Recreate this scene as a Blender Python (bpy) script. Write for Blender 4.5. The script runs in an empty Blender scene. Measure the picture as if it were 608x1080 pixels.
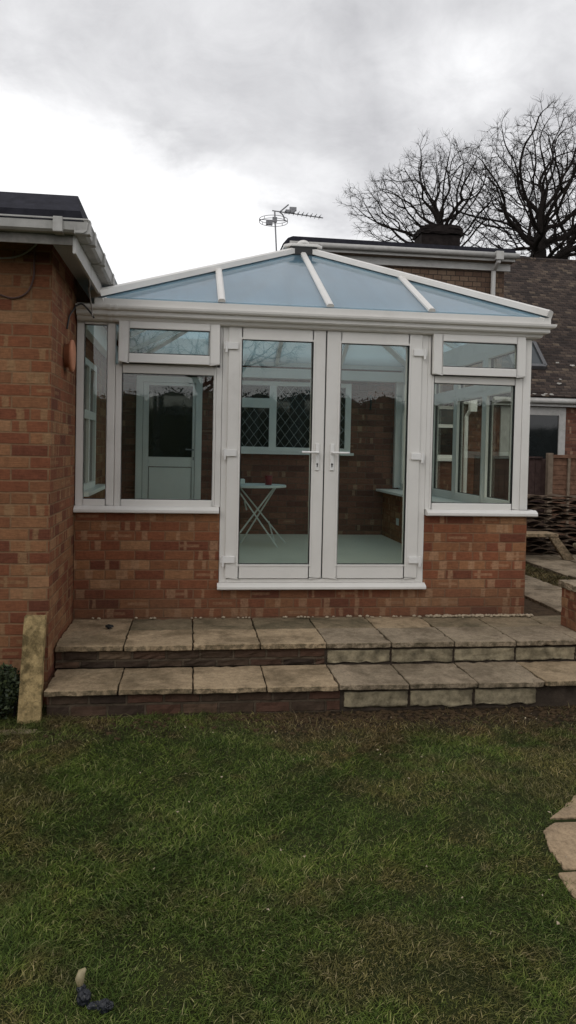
import bpy, bmesh, math, random
import numpy as np
from mathutils import Vector, Matrix
random.seed(7); np.random.seed(7)
R = math.radians
scene = bpy.context.scene
C = scene.collection

# ------------------------------------------------------------------ camera
F_PX, PPY = 800.0, 498.76
EYE = Vector((0, -5.9, 1.317))
pitch, roll, yaw = R(1.7026), R(1.1762), R(7.3639)
fwd = Vector((math.sin(yaw)*math.cos(pitch), math.cos(yaw)*math.cos(pitch), -math.sin(pitch)))
rgt = Vector((math.cos(yaw), -math.sin(yaw), 0))
upv = rgt.cross(fwd)
r2 = rgt*math.cos(roll) + upv*math.sin(roll)
u2 = -rgt*math.sin(roll) + upv*math.cos(roll)
cam = bpy.data.objects.new('camera', bpy.data.cameras.new('camera'))
C.objects.link(cam)
cam.matrix_world = Matrix(((r2.x, u2.x, -fwd.x, EYE.x), (r2.y, u2.y, -fwd.y, EYE.y), (r2.z, u2.z, -fwd.z, EYE.z), (0, 0, 0, 1)))
cam.data.sensor_fit = 'HORIZONTAL'; cam.data.sensor_width = 36
cam.data.lens = 36*F_PX/608
cam.data.shift_y = -(540-PPY)/608
cam.data.clip_end = 2000; cam.data.clip_start = .05
scene.camera = cam

# ------------------------------------------------------------------ node helper
class V:
    """tiny wrapper so that Math nodes can be written as expressions"""
    def __init__(s, nt, sock): s.nt = nt; s.s = sock
    def _m(s, op, *a, clamp=False):
        n = s.nt.nodes.new('ShaderNodeMath'); n.operation = op; n.use_clamp = clamp
        for i, x in enumerate((s,)+a):
            if isinstance(x, V): s.nt.links.new(x.s, n.inputs[i])
            else: n.inputs[i].default_value = x
        return V(s.nt, n.outputs[0])
    def __add__(s, o): return s._m('ADD', o)
    def __sub__(s, o): return s._m('SUBTRACT', o)
    def __mul__(s, o): return s._m('MULTIPLY', o)
    def __truediv__(s, o): return s._m('DIVIDE', o)
    def gt(s, o): return s._m('GREATER_THAN', o)
    def lt(s, o): return s._m('LESS_THAN', o)
    def floor(s): return s._m('FLOOR')
    def fract(s): return s._m('FRACT')
    def abs(s): return s._m('ABSOLUTE')
    def max(s, o): return s._m('MAXIMUM', o)
    def min(s, o): return s._m('MINIMUM', o)
    def pow(s, o): return s._m('POWER', o)
    def clamp(s): return s._m('ADD', 0.0, clamp=True)
    def smooth(s, a, b):
        n = s.nt.nodes.new('ShaderNodeMapRange'); n.interpolation_type = 'SMOOTHSTEP'
        s.nt.links.new(s.s, n.inputs[0])
        n.inputs[1].default_value = a; n.inputs[2].default_value = b
        return V(s.nt, n.outputs[0])
class NT:
    def __init__(s, nt): s.nt = nt; nt.nodes.clear()
    def new(s, t, **kw):
        n = s.nt.nodes.new(t)
        for k, v in kw.items(): setattr(n, k, v)
        return n
    def link(s, a, b): s.nt.links.new(a.s if isinstance(a, V) else a, b)
    def v(s, sock): return V(s.nt, sock)
    def noise(s, vec, scale, detail=4, rough=.55, dist=0, dim='3D'):
        n = s.new('ShaderNodeTexNoise'); n.noise_dimensions = dim
        if vec is not None: s.link(vec, n.inputs['Vector'])
        n.inputs['Scale'].default_value = scale; n.inputs['Detail'].default_value = detail
        n.inputs['Roughness'].default_value = rough; n.inputs['Distortion'].default_value = dist
        return V(s.nt, n.outputs[0])
    def ramp(s, fac, stops, interp='LINEAR'):
        n = s.new('ShaderNodeValToRGB'); n.color_ramp.interpolation = interp
        cr = n.color_ramp
        while len(cr.elements) < len(stops): cr.elements.new(.5)
        for e, (p, c) in zip(cr.elements, stops): e.position = p; e.color = (*c, 1)
        s.link(fac, n.inputs[0]); return n.outputs[0]
    def mix(s, fac, a, b, mode='MIX'):
        n = s.new('ShaderNodeMix', data_type='RGBA', blend_type=mode)
        for x, i in ((fac, 0), (a, 6), (b, 7)):
            if isinstance(x, (int, float)): n.inputs[i].default_value = x
            elif isinstance(x, tuple): n.inputs[i].default_value = (*x, 1)
            else: s.link(x, n.inputs[i])
        return n.outputs[2]
    def comb(s, x, y, z):
        n = s.new('ShaderNodeCombineXYZ')
        for i, a in enumerate((x, y, z)):
            if isinstance(a, V): s.link(a, n.inputs[i])
            else: n.inputs[i].default_value = a
        return n.outputs[0]
    def sep(s, vec):
        n = s.new('ShaderNodeSeparateXYZ'); s.link(vec, n.inputs[0]); return [V(s.nt, o) for o in n.outputs]

# ------------------------------------------------------------------ world (overcast sky)
SUN_EL, SUN_AZ = 38, 215
world = bpy.data.worlds.new('World'); scene.world = world; world.use_nodes = True
w = NT(world.node_tree)
tc = w.new('ShaderNodeTexCoord').outputs['Generated']
x, y, z = w.sep(tc)
zz = z.max(0.0) + .22
cv = w.comb(x/zz, y/zz, 0.0)
n1 = w.noise(cv, .9, 8, .58, .4)
n2 = w.noise(cv, 2.6, 8, .62, .2)
n3 = w.noise(tc, 5.0, 6, .6)
# broken cloud base: bright gap low in the sky over the garden's left, grey sheet above
edge = z + x*.30 - (n1-.5)*.22 - (n2-.5)*.14
sheet = edge.smooth(.285, .365)
gap2 = ((x-.30).pow(2.0) + ((z-.43)*1.6).pow(2.0)).smooth(.012, .0) * (n2*1.1)
gap3 = ((x-.10).pow(2.0)*.35 + ((z-.335)*2.0).pow(2.0)).smooth(.006, .0) * (n3*1.1)
n4 = w.noise(cv, 1.3, 6, .6, .6)
grey = (n4-.5)*.95 + (n2-.5)*.36 + .64
n5 = w.noise(cv, 6.5, 8, .68, .8)
grey = grey + (n5-.5)*.22
bright = (n2-.5)*.25 + 1.02
hor = z.smooth(.42, .12)*.14
val = grey*sheet + bright*(sheet*-1.0+1.0) + gap2*.20 + gap3*.28 + hor*sheet
right_lift = x.smooth(.1, .55)*.10
val = (val + right_lift*sheet).max(.34)
col = w.ramp(val*.6, [(0, (0, 0, 0)), (.25, (.395, .395, .415)), (.62, (.99, .99, 1.0)), (1, (1.6, 1.6, 1.6))])
sky = w.new('ShaderNodeTexSky', sky_type='NISHITA'); sky.sun_disc = False
sky.sun_elevation = R(SUN_EL); sky.sun_rotation = R(SUN_AZ)
bg1 = w.new('ShaderNodeBackground'); w.link(col, bg1.inputs[0]); bg1.inputs[1].default_value = 1.12
bg2 = w.new('ShaderNodeBackground'); w.link(sky.outputs[0], bg2.inputs[0]); bg2.inputs[1].default_value = .05
mx = w.new('ShaderNodeMixShader'); mx.inputs[0].default_value = .05
w.link(bg1.outputs[0], mx.inputs[1]); w.link(bg2.outputs[0], mx.inputs[2])
out = w.new('ShaderNodeOutputWorld'); w.link(mx.outputs[0], out.inputs[0])
# ------------------------------------------------------------------ sun
sl = bpy.data.lights.new('sun', 'SUN'); sl.energy = .5; sl.angle = R(25); sl.color = (1, .96, .9)
so = bpy.data.objects.new('sun', sl); C.objects.link(so)
sd = Vector((math.sin(R(SUN_AZ))*math.cos(R(SUN_EL)), math.cos(R(SUN_AZ))*math.cos(R(SUN_EL)), math.sin(R(SUN_EL))))
so.rotation_euler = sd.to_track_quat('Z', 'Y').to_euler(); so.location = sd*30
scene.view_settings.view_transform = 'Standard'; scene.view_settings.look = 'None'
scene.view_settings.exposure = 0.13; scene.view_settings.gamma = 1
scene.view_settings.use_curve_mapping = False
scene.render.engine = 'CYCLES'
scene.cycles.transparent_max_bounces = 32; scene.cycles.max_bounces = 10
scene.cycles.diffuse_bounces = 5; scene.cycles.glossy_bounces = 4

# ------------------------------------------------------------------ materials
def newmat(name):
    m = bpy.data.materials.new(name); m.use_nodes = True
    n = NT(m.node_tree); p = n.new('ShaderNodeBsdfPrincipled'); o = n.new('ShaderNodeOutputMaterial')
    n.link(p.outputs[0], o.inputs[0]); return m, n, p, o
def bump(n, p, h, strength, dist):
    b = n.new('ShaderNodeBump'); b.inputs['Strength'].default_value = strength; b.inputs['Distance'].default_value = dist
    n.link(h, b.inputs['Height']); n.link(b.outputs[0], p.inputs['Normal'])
def simple(name, col, rough=.5, var=.12, scale=6, metal=0, bmp=0, dirt=None):
    m, n, p, o = newmat(name)
    t = n.new('ShaderNodeTexCoord').outputs['Object']
    a = n.noise(t, scale, 6, .6)
    lo = tuple(c*(1-var) for c in col); hi = tuple(min(1, c*(1+var)) for c in col)
    c = n.ramp(a, [(.3, lo), (.7, hi)])
    if dirt:
        d = n.noise(t, 2.3, 8, .7)
        c = n.mix(d.smooth(.5, .8)*dirt[1], c, dirt[0])
    n.link(c, p.inputs['Base Color']); p.inputs['Roughness'].default_value = rough; p.inputs['Metallic'].default_value = metal
    if rough > .8: p.inputs['Specular IOR Level'].default_value = .12
    if bmp: bump(n, p, n.noise(t, scale*8, 5, .6), bmp, .004)
    return m
def masonry(name, stops, mortar, bw=.225, bh=.075, mw=.010, kiss=.0, kisscol=(.36, .24, .16), grime=.0, soft=.25, zk=1.0, uoff=0., rough=.9, bs=.5, moss=0):
    m, n, p, o = newmat(name)
    t = n.new('ShaderNodeTexCoord').outputs['Object']
    X, Y, Z = n.sep(t)
    g = n.new('ShaderNodeNewGeometry').outputs['Normal']
    nx, ny, nz = n.sep(g)
    side = nx.abs().gt(.6)
    wob = (n.noise(t, 9, 3)-.5)*.008
    u = X*(side*-1.0+1.0) + Y*side + wob + uoff
    v = Z + (n.noise(t, 7, 3)-.5)*.007
    vr = v/bh; row = vr.floor(); fv = vr.fract()
    par = (row*.5).fract()
    uu = u/bw + par; colm = uu.floor(); fu = uu.fract()
    wn = n.new('ShaderNodeTexWhiteNoise', noise_dimensions='3D')
    n.link(n.comb(colm, row, side*7.0+3.0), wn.inputs['Vector'])
    r1 = V(n.nt, wn.outputs['Value'])
    rr, rg, rb = [V(n.nt, q) for q in (lambda s_: (s_.outputs[0], s_.outputs[1], s_.outputs[2]))(_sepc(n, wn.outputs['Color']))]
    c = n.ramp(r1, stops)
    big = n.noise(t, 1.1, 5, .6)
    fine = n.noise(t, 42, 6, .7)
    med = n.noise(t, 13, 5, .65)
    if kiss:
        # paler kiss marks: one or two narrow bars and a soft streak along the middle of some bricks
        wn2 = n.new('ShaderNodeTexWhiteNoise', noise_dimensions='3D'); n.link(n.comb(colm, row, side*7.0+11.0), wn2.inputs['Vector'])
        q_ = _sepc(n, wn2.outputs['Color']); qr, qg, qb = [V(n.nt, q_.outputs[i_]) for i_ in range(3)]
        jig = (med-.5)*.12
        b1 = (fu - (rr*.35+.16) + jig).abs() - (qr*.10+.04)
        b2 = (fu - (rb*.30+.56) + jig).abs() - (qg*.09+.04)
        st_ = ((fu-(rr*.4+.3)).abs() - .33).max((fv-.5).abs()*1.2 - .17 + jig*.6)
        m1_ = b1.smooth(.03, -.02)*rg.lt(kiss); m2_ = b2.smooth(.03, -.02)*qb.lt(kiss*.6); m3_ = st_.smooth(.05, -.03)*(qg.lt(kiss*.35))*.7
        c = n.mix(m1_.max(m2_).max(m3_)*(fine.smooth(.1, .55))*.72, c, kisscol)
    rag = n.new('ShaderNodeMapping'); rag.inputs['Scale'].default_value = (14, 14, 150); n.link(t, rag.inputs[0])
    c = n.mix(1.0, c, n.ramp(n.noise(rag.outputs[0], 1.0, 3, .6), [(.3, (.80, .79, .78)), (.7, (1.22, 1.22, 1.22))]), 'MULTIPLY')
    c = n.mix(.9, c, n.ramp(fine*.6+med*.4, [(.25, (.55, .55, .55)), (.75, (1.35, 1.35, 1.35))]), 'MULTIPLY')
    c = n.mix(1.0, c, n.ramp(big, [(.3, (.8, .79, .78)), (.7, (1.12, 1.12, 1.12))]), 'MULTIPLY')
    eu = fu.min(fu*-1.0+1.0)*bw; ev = fv.min(fv*-1.0+1.0)*bh
    e = eu.min(ev) + (fine-.5)*.004
    mask = e.smooth(mw*.5+.0025, mw*.5-.0015)
    mc = n.mix(med.smooth(.35, .7), mortar, tuple(q*.62 for q in mortar))
    c = n.mix(mask*(soft*-1+1.0) if False else mask*(1-soft), c, mc)
    if grime:
        low = Z.smooth(.42, -.05)*(big.smooth(.2, .7))*grime
        c = n.mix(low, c, (.075, .05, .035))
    if moss:
        mo = n.noise(t, 7, 6, .75); mo2 = n.noise(t, 1.3, 4, .6)
        c = n.mix((mo.smooth(.66, .72))*mo2.smooth(.45, .6)*moss, c, (.42, .40, .36))
    n.link(c, p.inputs['Base Color']); p.inputs['Roughness'].default_value = rough
    p.inputs['Specular IOR Level'].default_value = .25
    bump(n, p, mask*-1.0 + fine*.5, bs, .008)
    return m
def _sepc(n, sock):
    q = n.new('ShaderNodeSeparateColor'); n.link(sock, q.inputs[0]); return q

BR = [(0, (.120, .042, .024)), (.2, (.170, .058, .030)), (.5, (.212, .079, .038)), (.7, (.198, .086, .042)), (.88, (.245, .115, .055)), (1, (.29, .155, .080))]
M = {}
M['brick'] = masonry('conservatory_brick', [(p_, tuple(q_*1.12 for q_ in c_)) for p_, c_ in BR], (.225, .140, .082), kiss=.5, grime=.6, kisscol=(.36, .215, .125), soft=.38)
M['brick_ext'] = masonry('extension_brick', BR, (.235, .145, .080), kiss=.38, grime=.25, uoff=.07, kisscol=(.27, .165, .085), soft=.25)
M['brick_in'] = masonry('rear_brick', [(0, (.12, .055, .045)), (.5, (.19, .085, .065)), (1, (.25, .12, .085))], (.16, .115, .09), kiss=.1)
M['brick_far'] = masonry('far_brick', [(0, (.10, .042, .03)), (.5, (.145, .06, .04)), (1, (.19, .09, .06))], (.14, .10, .075), kiss=.2)
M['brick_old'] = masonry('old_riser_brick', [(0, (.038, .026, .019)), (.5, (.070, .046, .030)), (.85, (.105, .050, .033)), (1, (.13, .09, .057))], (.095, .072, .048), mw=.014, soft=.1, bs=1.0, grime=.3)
M['tile_hung'] = masonry('hung_tiles', [(0, (.10, .062, .045)), (.5, (.155, .10, .07)), (1, (.21, .15, .105))], (.055, .04, .032), bw=.19, bh=.105, mw=.016, soft=.05)
M['rooftile'] = masonry('plain_roof_tiles', [(0, (.036, .028, .025)), (.5, (.064, .047, .040)), (.85, (.095, .070, .056)), (1, (.15, .115, .085))], (.020, .016, .015), bw=.165, bh=.0707, mw=.012, soft=.1, moss=.9)
M['upvc'] = simple('white_upvc', (.72, .70, .665), .38, .04, 3, dirt=((.42, .40, .35), .35))
M['upvc_in'] = simple('white_upvc_inside', (.80, .79, .76), .4, .03)
M['gutter'] = simple('weathered_gutter', (.42, .41, .39), .5, .15, 9, dirt=((.16, .16, .13), .8))
M['gutter_dirty'] = simple('grimy_fascia', (.20, .185, .165), .7, .35, 12, dirt=((.07, .065, .055), .9))
M['soffit'] = simple('soffit_board', (.50, .49, .47), .5, .1, 5, dirt=((.25, .23, .2), .6))
M['felt'] = simple('roof_felt', (.028, .028, .036), .85, .3, 14, bmp=.4)
M['seal'] = simple('black_rubber', (.02, .02, .02), .6)
M['metal'] = simple('galvanised_metal', (.22, .22, .23), .45, .2, 20, .6)
M['whitemetal'] = simple('white_handle', (.78, .77, .75), .3, .03)
M['wood'] = simple('fence_timber', (.16, .088, .058), .9, .35, 12, bmp=.6)
M['wooddark'] = simple('dark_fence_timber', (.065, .042, .038), .9, .3, 12, bmp=.6)
M['woodpale'] = simple('weathered_timber', (.20, .155, .115), .9, .25, 10, bmp=.6)
M['terra'] = simple('terracotta', (.46, .20, .11), .75, .15, 20, bmp=.3)
M['cable'] = simple('black_cable', (.02, .02, .02), .5)
M['cablegrey'] = simple('grey_cable', (.30, .28, .26), .5)
M['cablebrown'] = simple('brown_cable', (.09, .045, .035), .6)
M['red'] = simple('red_plastic', (.20, .018, .02), .4)
M['white'] = simple('white_card', (.62, .66, .64), .6)
M['floor'] = simple('pale_floor', (.74, .73, .62), .5, .06, 1.5)
M['stack'] = simple('aged_roof_tile', (.105, .074, .052), .9, .45, 7, bmp=.8, dirt=((.17, .14, .10), .6))
M['render'] = simple('pale_block', (.26, .22, .145), .95, .6, 14, bmp=1.0, dirt=((.075, .06, .036), 1.0))
M['bark'] = simple('oak_bark', (.022, .018, .016), .95, .3, 3)
M['ornament'] = simple('dark_plastic', (.009, .011, .016), .45, .3, 40)
M['cream'] = simple('cream_plastic', (.30, .25, .14), .5, .2, 40)
M['pebble'] = simple('pale_pebble', (.36, .29, .20), .8, .3, 30)
M['black'] = simple('black_clod', (.012, .011, .010), .8, .3, 40)
M['chimney'] = simple('sooty_chimney', (.020, .016, .015), .95, .4, 8, bmp=1)

def slabmat(name, ca, cb, stain, edge=.85, sc=3.2):
    m, n, p, o = newmat(name)
    t = n.new('ShaderNodeTexCoord').outputs['Object']
    rnd = V(n.nt, n.new('ShaderNodeObjectInfo').outputs['Random'])
    a = n.noise(t, sc, 8, .66, .3); b = n.noise(t, 26, 8, .75); c3 = n.noise(t, 90, 3, .7); d = n.noise(t, 1.5, 6, .6, .5)
    c = n.mix(rnd.smooth(0, 1), ca, cb)
    c = n.mix(a.smooth(.40, .66)*.9, c, stain); sp_ = n.noise(t, 55, 4, .8); c = n.mix(sp_.smooth(.62, .70)*.6, c, (.045, .038, .025)); c = n.mix(sp_.smooth(.36, .30)*.5, c, (.42, .38, .28))
    c = n.mix(d.smooth(.55, .75)*.5, c, (.29, .235, .155))
    c = n.mix(1.0, c, n.ramp(b*.6+c3*.4, [(.3, (.48, .47, .45)), (.7, (1.36, 1.36, 1.36))]), 'MULTIPLY')
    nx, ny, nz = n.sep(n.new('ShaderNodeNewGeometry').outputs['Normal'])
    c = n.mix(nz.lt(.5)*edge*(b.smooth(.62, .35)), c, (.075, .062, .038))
    n.link(c, p.inputs['Base Color']); p.inputs['Roughness'].default_value = .92; p.inputs['Specular IOR Level'].default_value = .2
    bump(n, p, b*.7+c3*.3+a, .55, .008); return m
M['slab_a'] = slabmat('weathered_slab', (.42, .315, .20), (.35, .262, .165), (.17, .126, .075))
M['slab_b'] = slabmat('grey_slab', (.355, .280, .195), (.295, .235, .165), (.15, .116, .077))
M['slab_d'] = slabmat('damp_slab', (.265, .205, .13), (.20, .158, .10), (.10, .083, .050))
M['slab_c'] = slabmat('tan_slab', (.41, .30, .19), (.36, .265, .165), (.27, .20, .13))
M['post'] = slabmat('lichen_concrete', (.38, .28, .135), (.38, .28, .135), (.085, .062, .026), edge=.1, sc=11)

def glass(name, tint, refl=1.0, milk=None):
    m = bpy.data.materials.new(name); m.use_nodes = True; n = NT(m.node_tree)
    tr = n.new('ShaderNodeBsdfTransparent'); tr.inputs[0].default_value = (*tint, 1)
    gl = n.new('ShaderNodeBsdfGlossy'); gl.inputs['Roughness'].default_value = .004; gl.inputs[0].default_value = (refl,)*3+(1,)
    fr = n.new('ShaderNodeFresnel')
    bf = V(n.nt, n.new('ShaderNodeNewGeometry').outputs['Backfacing'])   # same reflectance on both faces of the pane
    n.link(bf*(1/1.52-1.52)+1.52, fr.inputs[0])
    t = n.new('ShaderNodeTexCoord').outputs['Object']
    wv = n.noise(t, 1.6, 2, .5)
    b = n.new('ShaderNodeBump'); b.inputs['Strength'].default_value = .02; b.inputs['Distance'].default_value = .01
    b.inputs['Strength'].default_value = .0
    base = tr.outputs[0]
    if milk:
        df = n.new('ShaderNodeBsdfDiffuse'); tl = n.new('ShaderNodeBsdfTranslucent')
        mpn = n.new('ShaderNodeMapping'); mpn.inputs['Scale'].default_value = (9, 1.2, 1.2); n.link(t, mpn.inputs[0])
        nn = n.noise(mpn.outputs[0], 1.2, 7, .65)*.5 + n.noise(t, 1.4, 5, .6)*.5; cc = n.ramp(nn, [(.36, tuple(q*.78 for q in milk[0])), (.64, tuple(q*1.22 for q in milk[0]))])
        n.link(cc, df.inputs[0]); tl.inputs[0].default_value = (*milk[1], 1)
        m1 = n.new('ShaderNodeMixShader'); m1.inputs[0].default_value = .62
        n.link(df.outputs[0], m1.inputs[1]); n.link(tl.outputs[0], m1.inputs[2])
        m2 = n.new('ShaderNodeMixShader'); m2.inputs[0].default_value = milk[2]
        n.link(base, m2.inputs[1]); n.link(m1.outputs[0], m2.inputs[2]); base = m2.outputs[0]
    mxn = n.new('ShaderNodeMixShader'); n.link(fr.outputs[0], mxn.inputs[0])
    n.link(base, mxn.inputs[1]); n.link(gl.outputs[0], mxn.inputs[2])
    o = n.new('ShaderNodeOutputMaterial'); n.link(mxn.outputs[0], o.inputs[0]); return m
M['glass'] = glass('clear_double_glazing', (.93, .95, .915))
M['roofglass'] = glass('blue_roof_glass', (.58, .76, .88), 1.0, ((.165, .295, .41), (.86, .94, .93), .60))
M['darkglass'] = simple('dark_window_glass', (.012, .014, .015), .04, .2, 2)  # opaque panes; the darkness of the rooms behind is put into their colour

# ------------------------------------------------------------------ object helpers
def tag(o, label=None, cat=None, group=None, kind=None):
    if label: o['label'] = label
    if cat: o['category'] = cat
    if group: o['group'] = group
    if kind: o['kind'] = kind
    elif label or cat: o['kind'] = 'thing'
    return o
def worg(o):
    v = Vector((0, 0, 0))
    while o is not None: v += o.location; o = o.parent
    return v
def empty(name, loc, label, cat, group=None):
    o = bpy.data.objects.new(name, None); C.objects.link(o); o.location = loc; o.empty_display_size = .2
    return tag(o, label, cat, group)
def obj(name, bm, mat, parent=None, base=None, smooth=False, bevel=0, seg=2):
    """bm is in world coordinates (unless it is for a rotated parent at the origin)"""
    if bevel:
        bmesh.ops.remove_doubles(bm, verts=bm.verts, dist=1e-5)
        es = [e for e in bm.edges if len(e.link_faces) == 2 and e.calc_face_angle(0) > .6]
        bmesh.ops.bevel(bm, geom=es, offset=bevel, segments=seg, affect='EDGES', profile=.6, clamp_overlap=True)
    org = worg(parent) if parent is not None else Vector(base or (0, 0, 0))
    bmesh.ops.translate(bm, verts=bm.verts, vec=-org)
    me = bpy.data.meshes.new(name); bm.to_mesh(me); bm.free()
    for q in (mat if isinstance(mat, (list, tuple)) else [mat]): me.materials.append(q)
    o = bpy.data.objects.new(name, me); C.objects.link(o)
    if parent is not None: o.parent = parent
    else: o.location = org
    if smooth: me.shade_smooth()
    return o
def box(bm, x0, x1, y0, y1, z0, z1):
    vs = [bm.verts.new((x_, y_, z_)) for x_ in (x0, x1) for y_ in (y0, y1) for z_ in (z0, z1)]
    for f_ in ((0, 1, 3, 2), (4, 6, 7, 5), (0, 4, 5, 1), (2, 3, 7, 6), (0, 2, 6, 4), (1, 5, 7, 3)):
        bm.faces.new([vs[i] for i in f_])
    return vs
def bx(*a):
    bm = bmesh.new(); box(bm, *a); return bm
def bar(bm, a, b, w_, h_, up=(0, 0, 1)):
    """box of width w_ and height h_ running from a to b"""
    a = Vector(a); b = Vector(b); d = (b-a).normalized(); s = d.cross(Vector(up)).normalized(); t = s.cross(d)
    vs = []
    for p_ in (a, b):
        for i, j in ((-1, -1), (1, -1), (1, 1), (-1, 1)):
            vs.append(bm.verts.new(p_+s*(i*w_/2)+t*(j*h_/2)))
    for f_ in ((3, 2, 1, 0), (4, 5, 6, 7), (0, 1, 5, 4), (1, 2, 6, 5), (2, 3, 7, 6), (3, 0, 4, 7)):
        bm.faces.new([vs[i] for i in f_])
def tube(bm, pts, r, n=8, cap=True):
    pts = [Vector(p_) for p_ in pts]; rs = r if isinstance(r, (list, tuple)) else [r]*len(pts)
    rings = []; ref = Vector((0, 0, 1))
    for i, p_ in enumerate(pts):
        d = (pts[min(i+1, len(pts)-1)]-pts[max(i-1, 0)]).normalized()
        if abs(d.dot(ref)) > .95: ref = Vector((1, 0, 0))
        s = d.cross(ref).normalized(); t = s.cross(d); ref = t
        rings.append([bm.verts.new(p_+(s*math.cos(k*2*math.pi/n)+t*math.sin(k*2*math.pi/n))*rs[i]) for k in range(n)])
    for a, b in zip(rings, rings[1:]):
        for k in range(n): bm.faces.new((a[k], a[(k+1) % n], b[(k+1) % n], b[k]))
    if cap: bm.faces.new(rings[0][::-1]); bm.faces.new(rings[-1])
def curve_pts(pts, n=8):
    pts = [Vector(p_) for p_ in pts]; P_ = [pts[0]]+pts+[pts[-1]]; res = []
    for i in range(1, len(P_)-2):
        for k in range(n):
            t = k/n; a, b, c, d = P_[i-1:i+3]
            res.append(.5*((2*b)+(c-a)*t+(2*a-5*b+4*c-d)*t*t+(3*b-3*c+d-a)*t**3))
    return res+[pts[-1]]
def prism(bm, poly, z0, z1):
    lo = [bm.verts.new((a, b, z0)) for a, b in poly]; hi = [bm.verts.new((a, b, z1)) for a, b in poly]
    bm.faces.new(lo[::-1]); bm.faces.new(hi)
    for i in range(len(poly)): j = (i+1) % len(poly); bm.faces.new((lo[i], lo[j], hi[j], hi[i]))
def profile(bm, prof, a, b, mapf):
    """extrude profile (list of 2-tuples) between parameters a and b, mapf(t, p)->xyz"""
    A = [bm.verts.new(mapf(a, p_)) for p_ in prof]; B_ = [bm.verts.new(mapf(b, p_)) for p_ in prof]
    n = len(prof)
    for i in range(n): j = (i+1) % n; bm.faces.new((A[i], A[j], B_[j], B_[i]))
    bm.faces.new(A[::-1]); bm.faces.new(B_)
    bmesh.ops.recalc_face_normals(bm, faces=bm.faces)
def frame(x0, x1, z0, z1, wd, y0, y1, plane='y', k=None):
    """ring of four bars, plane y (facing the camera) or plane x; wd = (left, right, bottom, top)"""
    l, r_, b_, t_ = wd if isinstance(wd, tuple) else (wd,)*4
    bm = bmesh.new()
    for (a, b, c, d) in ((x0, x0+l, z0, z1), (x1-r_, x1, z0, z1), (x0+l, x1-r_, z0, z0+b_), (x0+l, x1-r_, z1-t_, z1)):
        if plane == 'y': box(bm, a, b, y0, y1, c, d)
        else: box(bm, y0, y1, a, b, c, d)
    return bm

# ================================================================== SETTING
LAWN = -.33
# ground: one sheet, the lawn low in front, the garden behind at patio level
bm = bmesh.new()
xs = [-300, -60, -12, -5, -2, -1, 0, 1, 2, 3, 4, 6, 10, 20, 60, 300]; ys = [-300, -60, -14, -8, -4, -2.5, -1.20, -.62, -.60, 0.0, 1, 3, 6, 12, 40, 400]
gv = [[bm.verts.new((a, b, (LAWN if b < -.61 else -.06))) for a in xs] for b in ys]
for j in range(len(ys)-1):
    for i in range(len(xs)-1): bm.faces.new((gv[j][i], gv[j][i+1], gv[j+1][i+1], gv[j+1][i]))
m, n, p, o_ = newmat('soil_and_turf')
t = n.new('ShaderNodeTexCoord').outputs['Object']
gx, gy, gz = n.sep(t)
a = n.noise(t, 1.3, 8, .65); b = n.noise(t, 30, 8, .7)
soil = n.ramp(b, [(.3, (.020, .014, .009)), (.7, (.060, .042, .027))])
turf = n.ramp(a*.5+b*.5, [(.35, (.018, .024, .008)), (.65, (.045, .050, .016))])
c = n.mix((gy + (a-.5)*.5).smooth(-1.75, -1.45)*gy.lt(8.0), turf, soil)
n.link(c, p.inputs['Base Color']); p.inputs['Roughness'].default_value = 1; p.inputs['Specular IOR Level'].default_value = .1
bump(n, p, b, 1, .02)
tag(obj('ground', bm, m), kind='structure')

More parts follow.
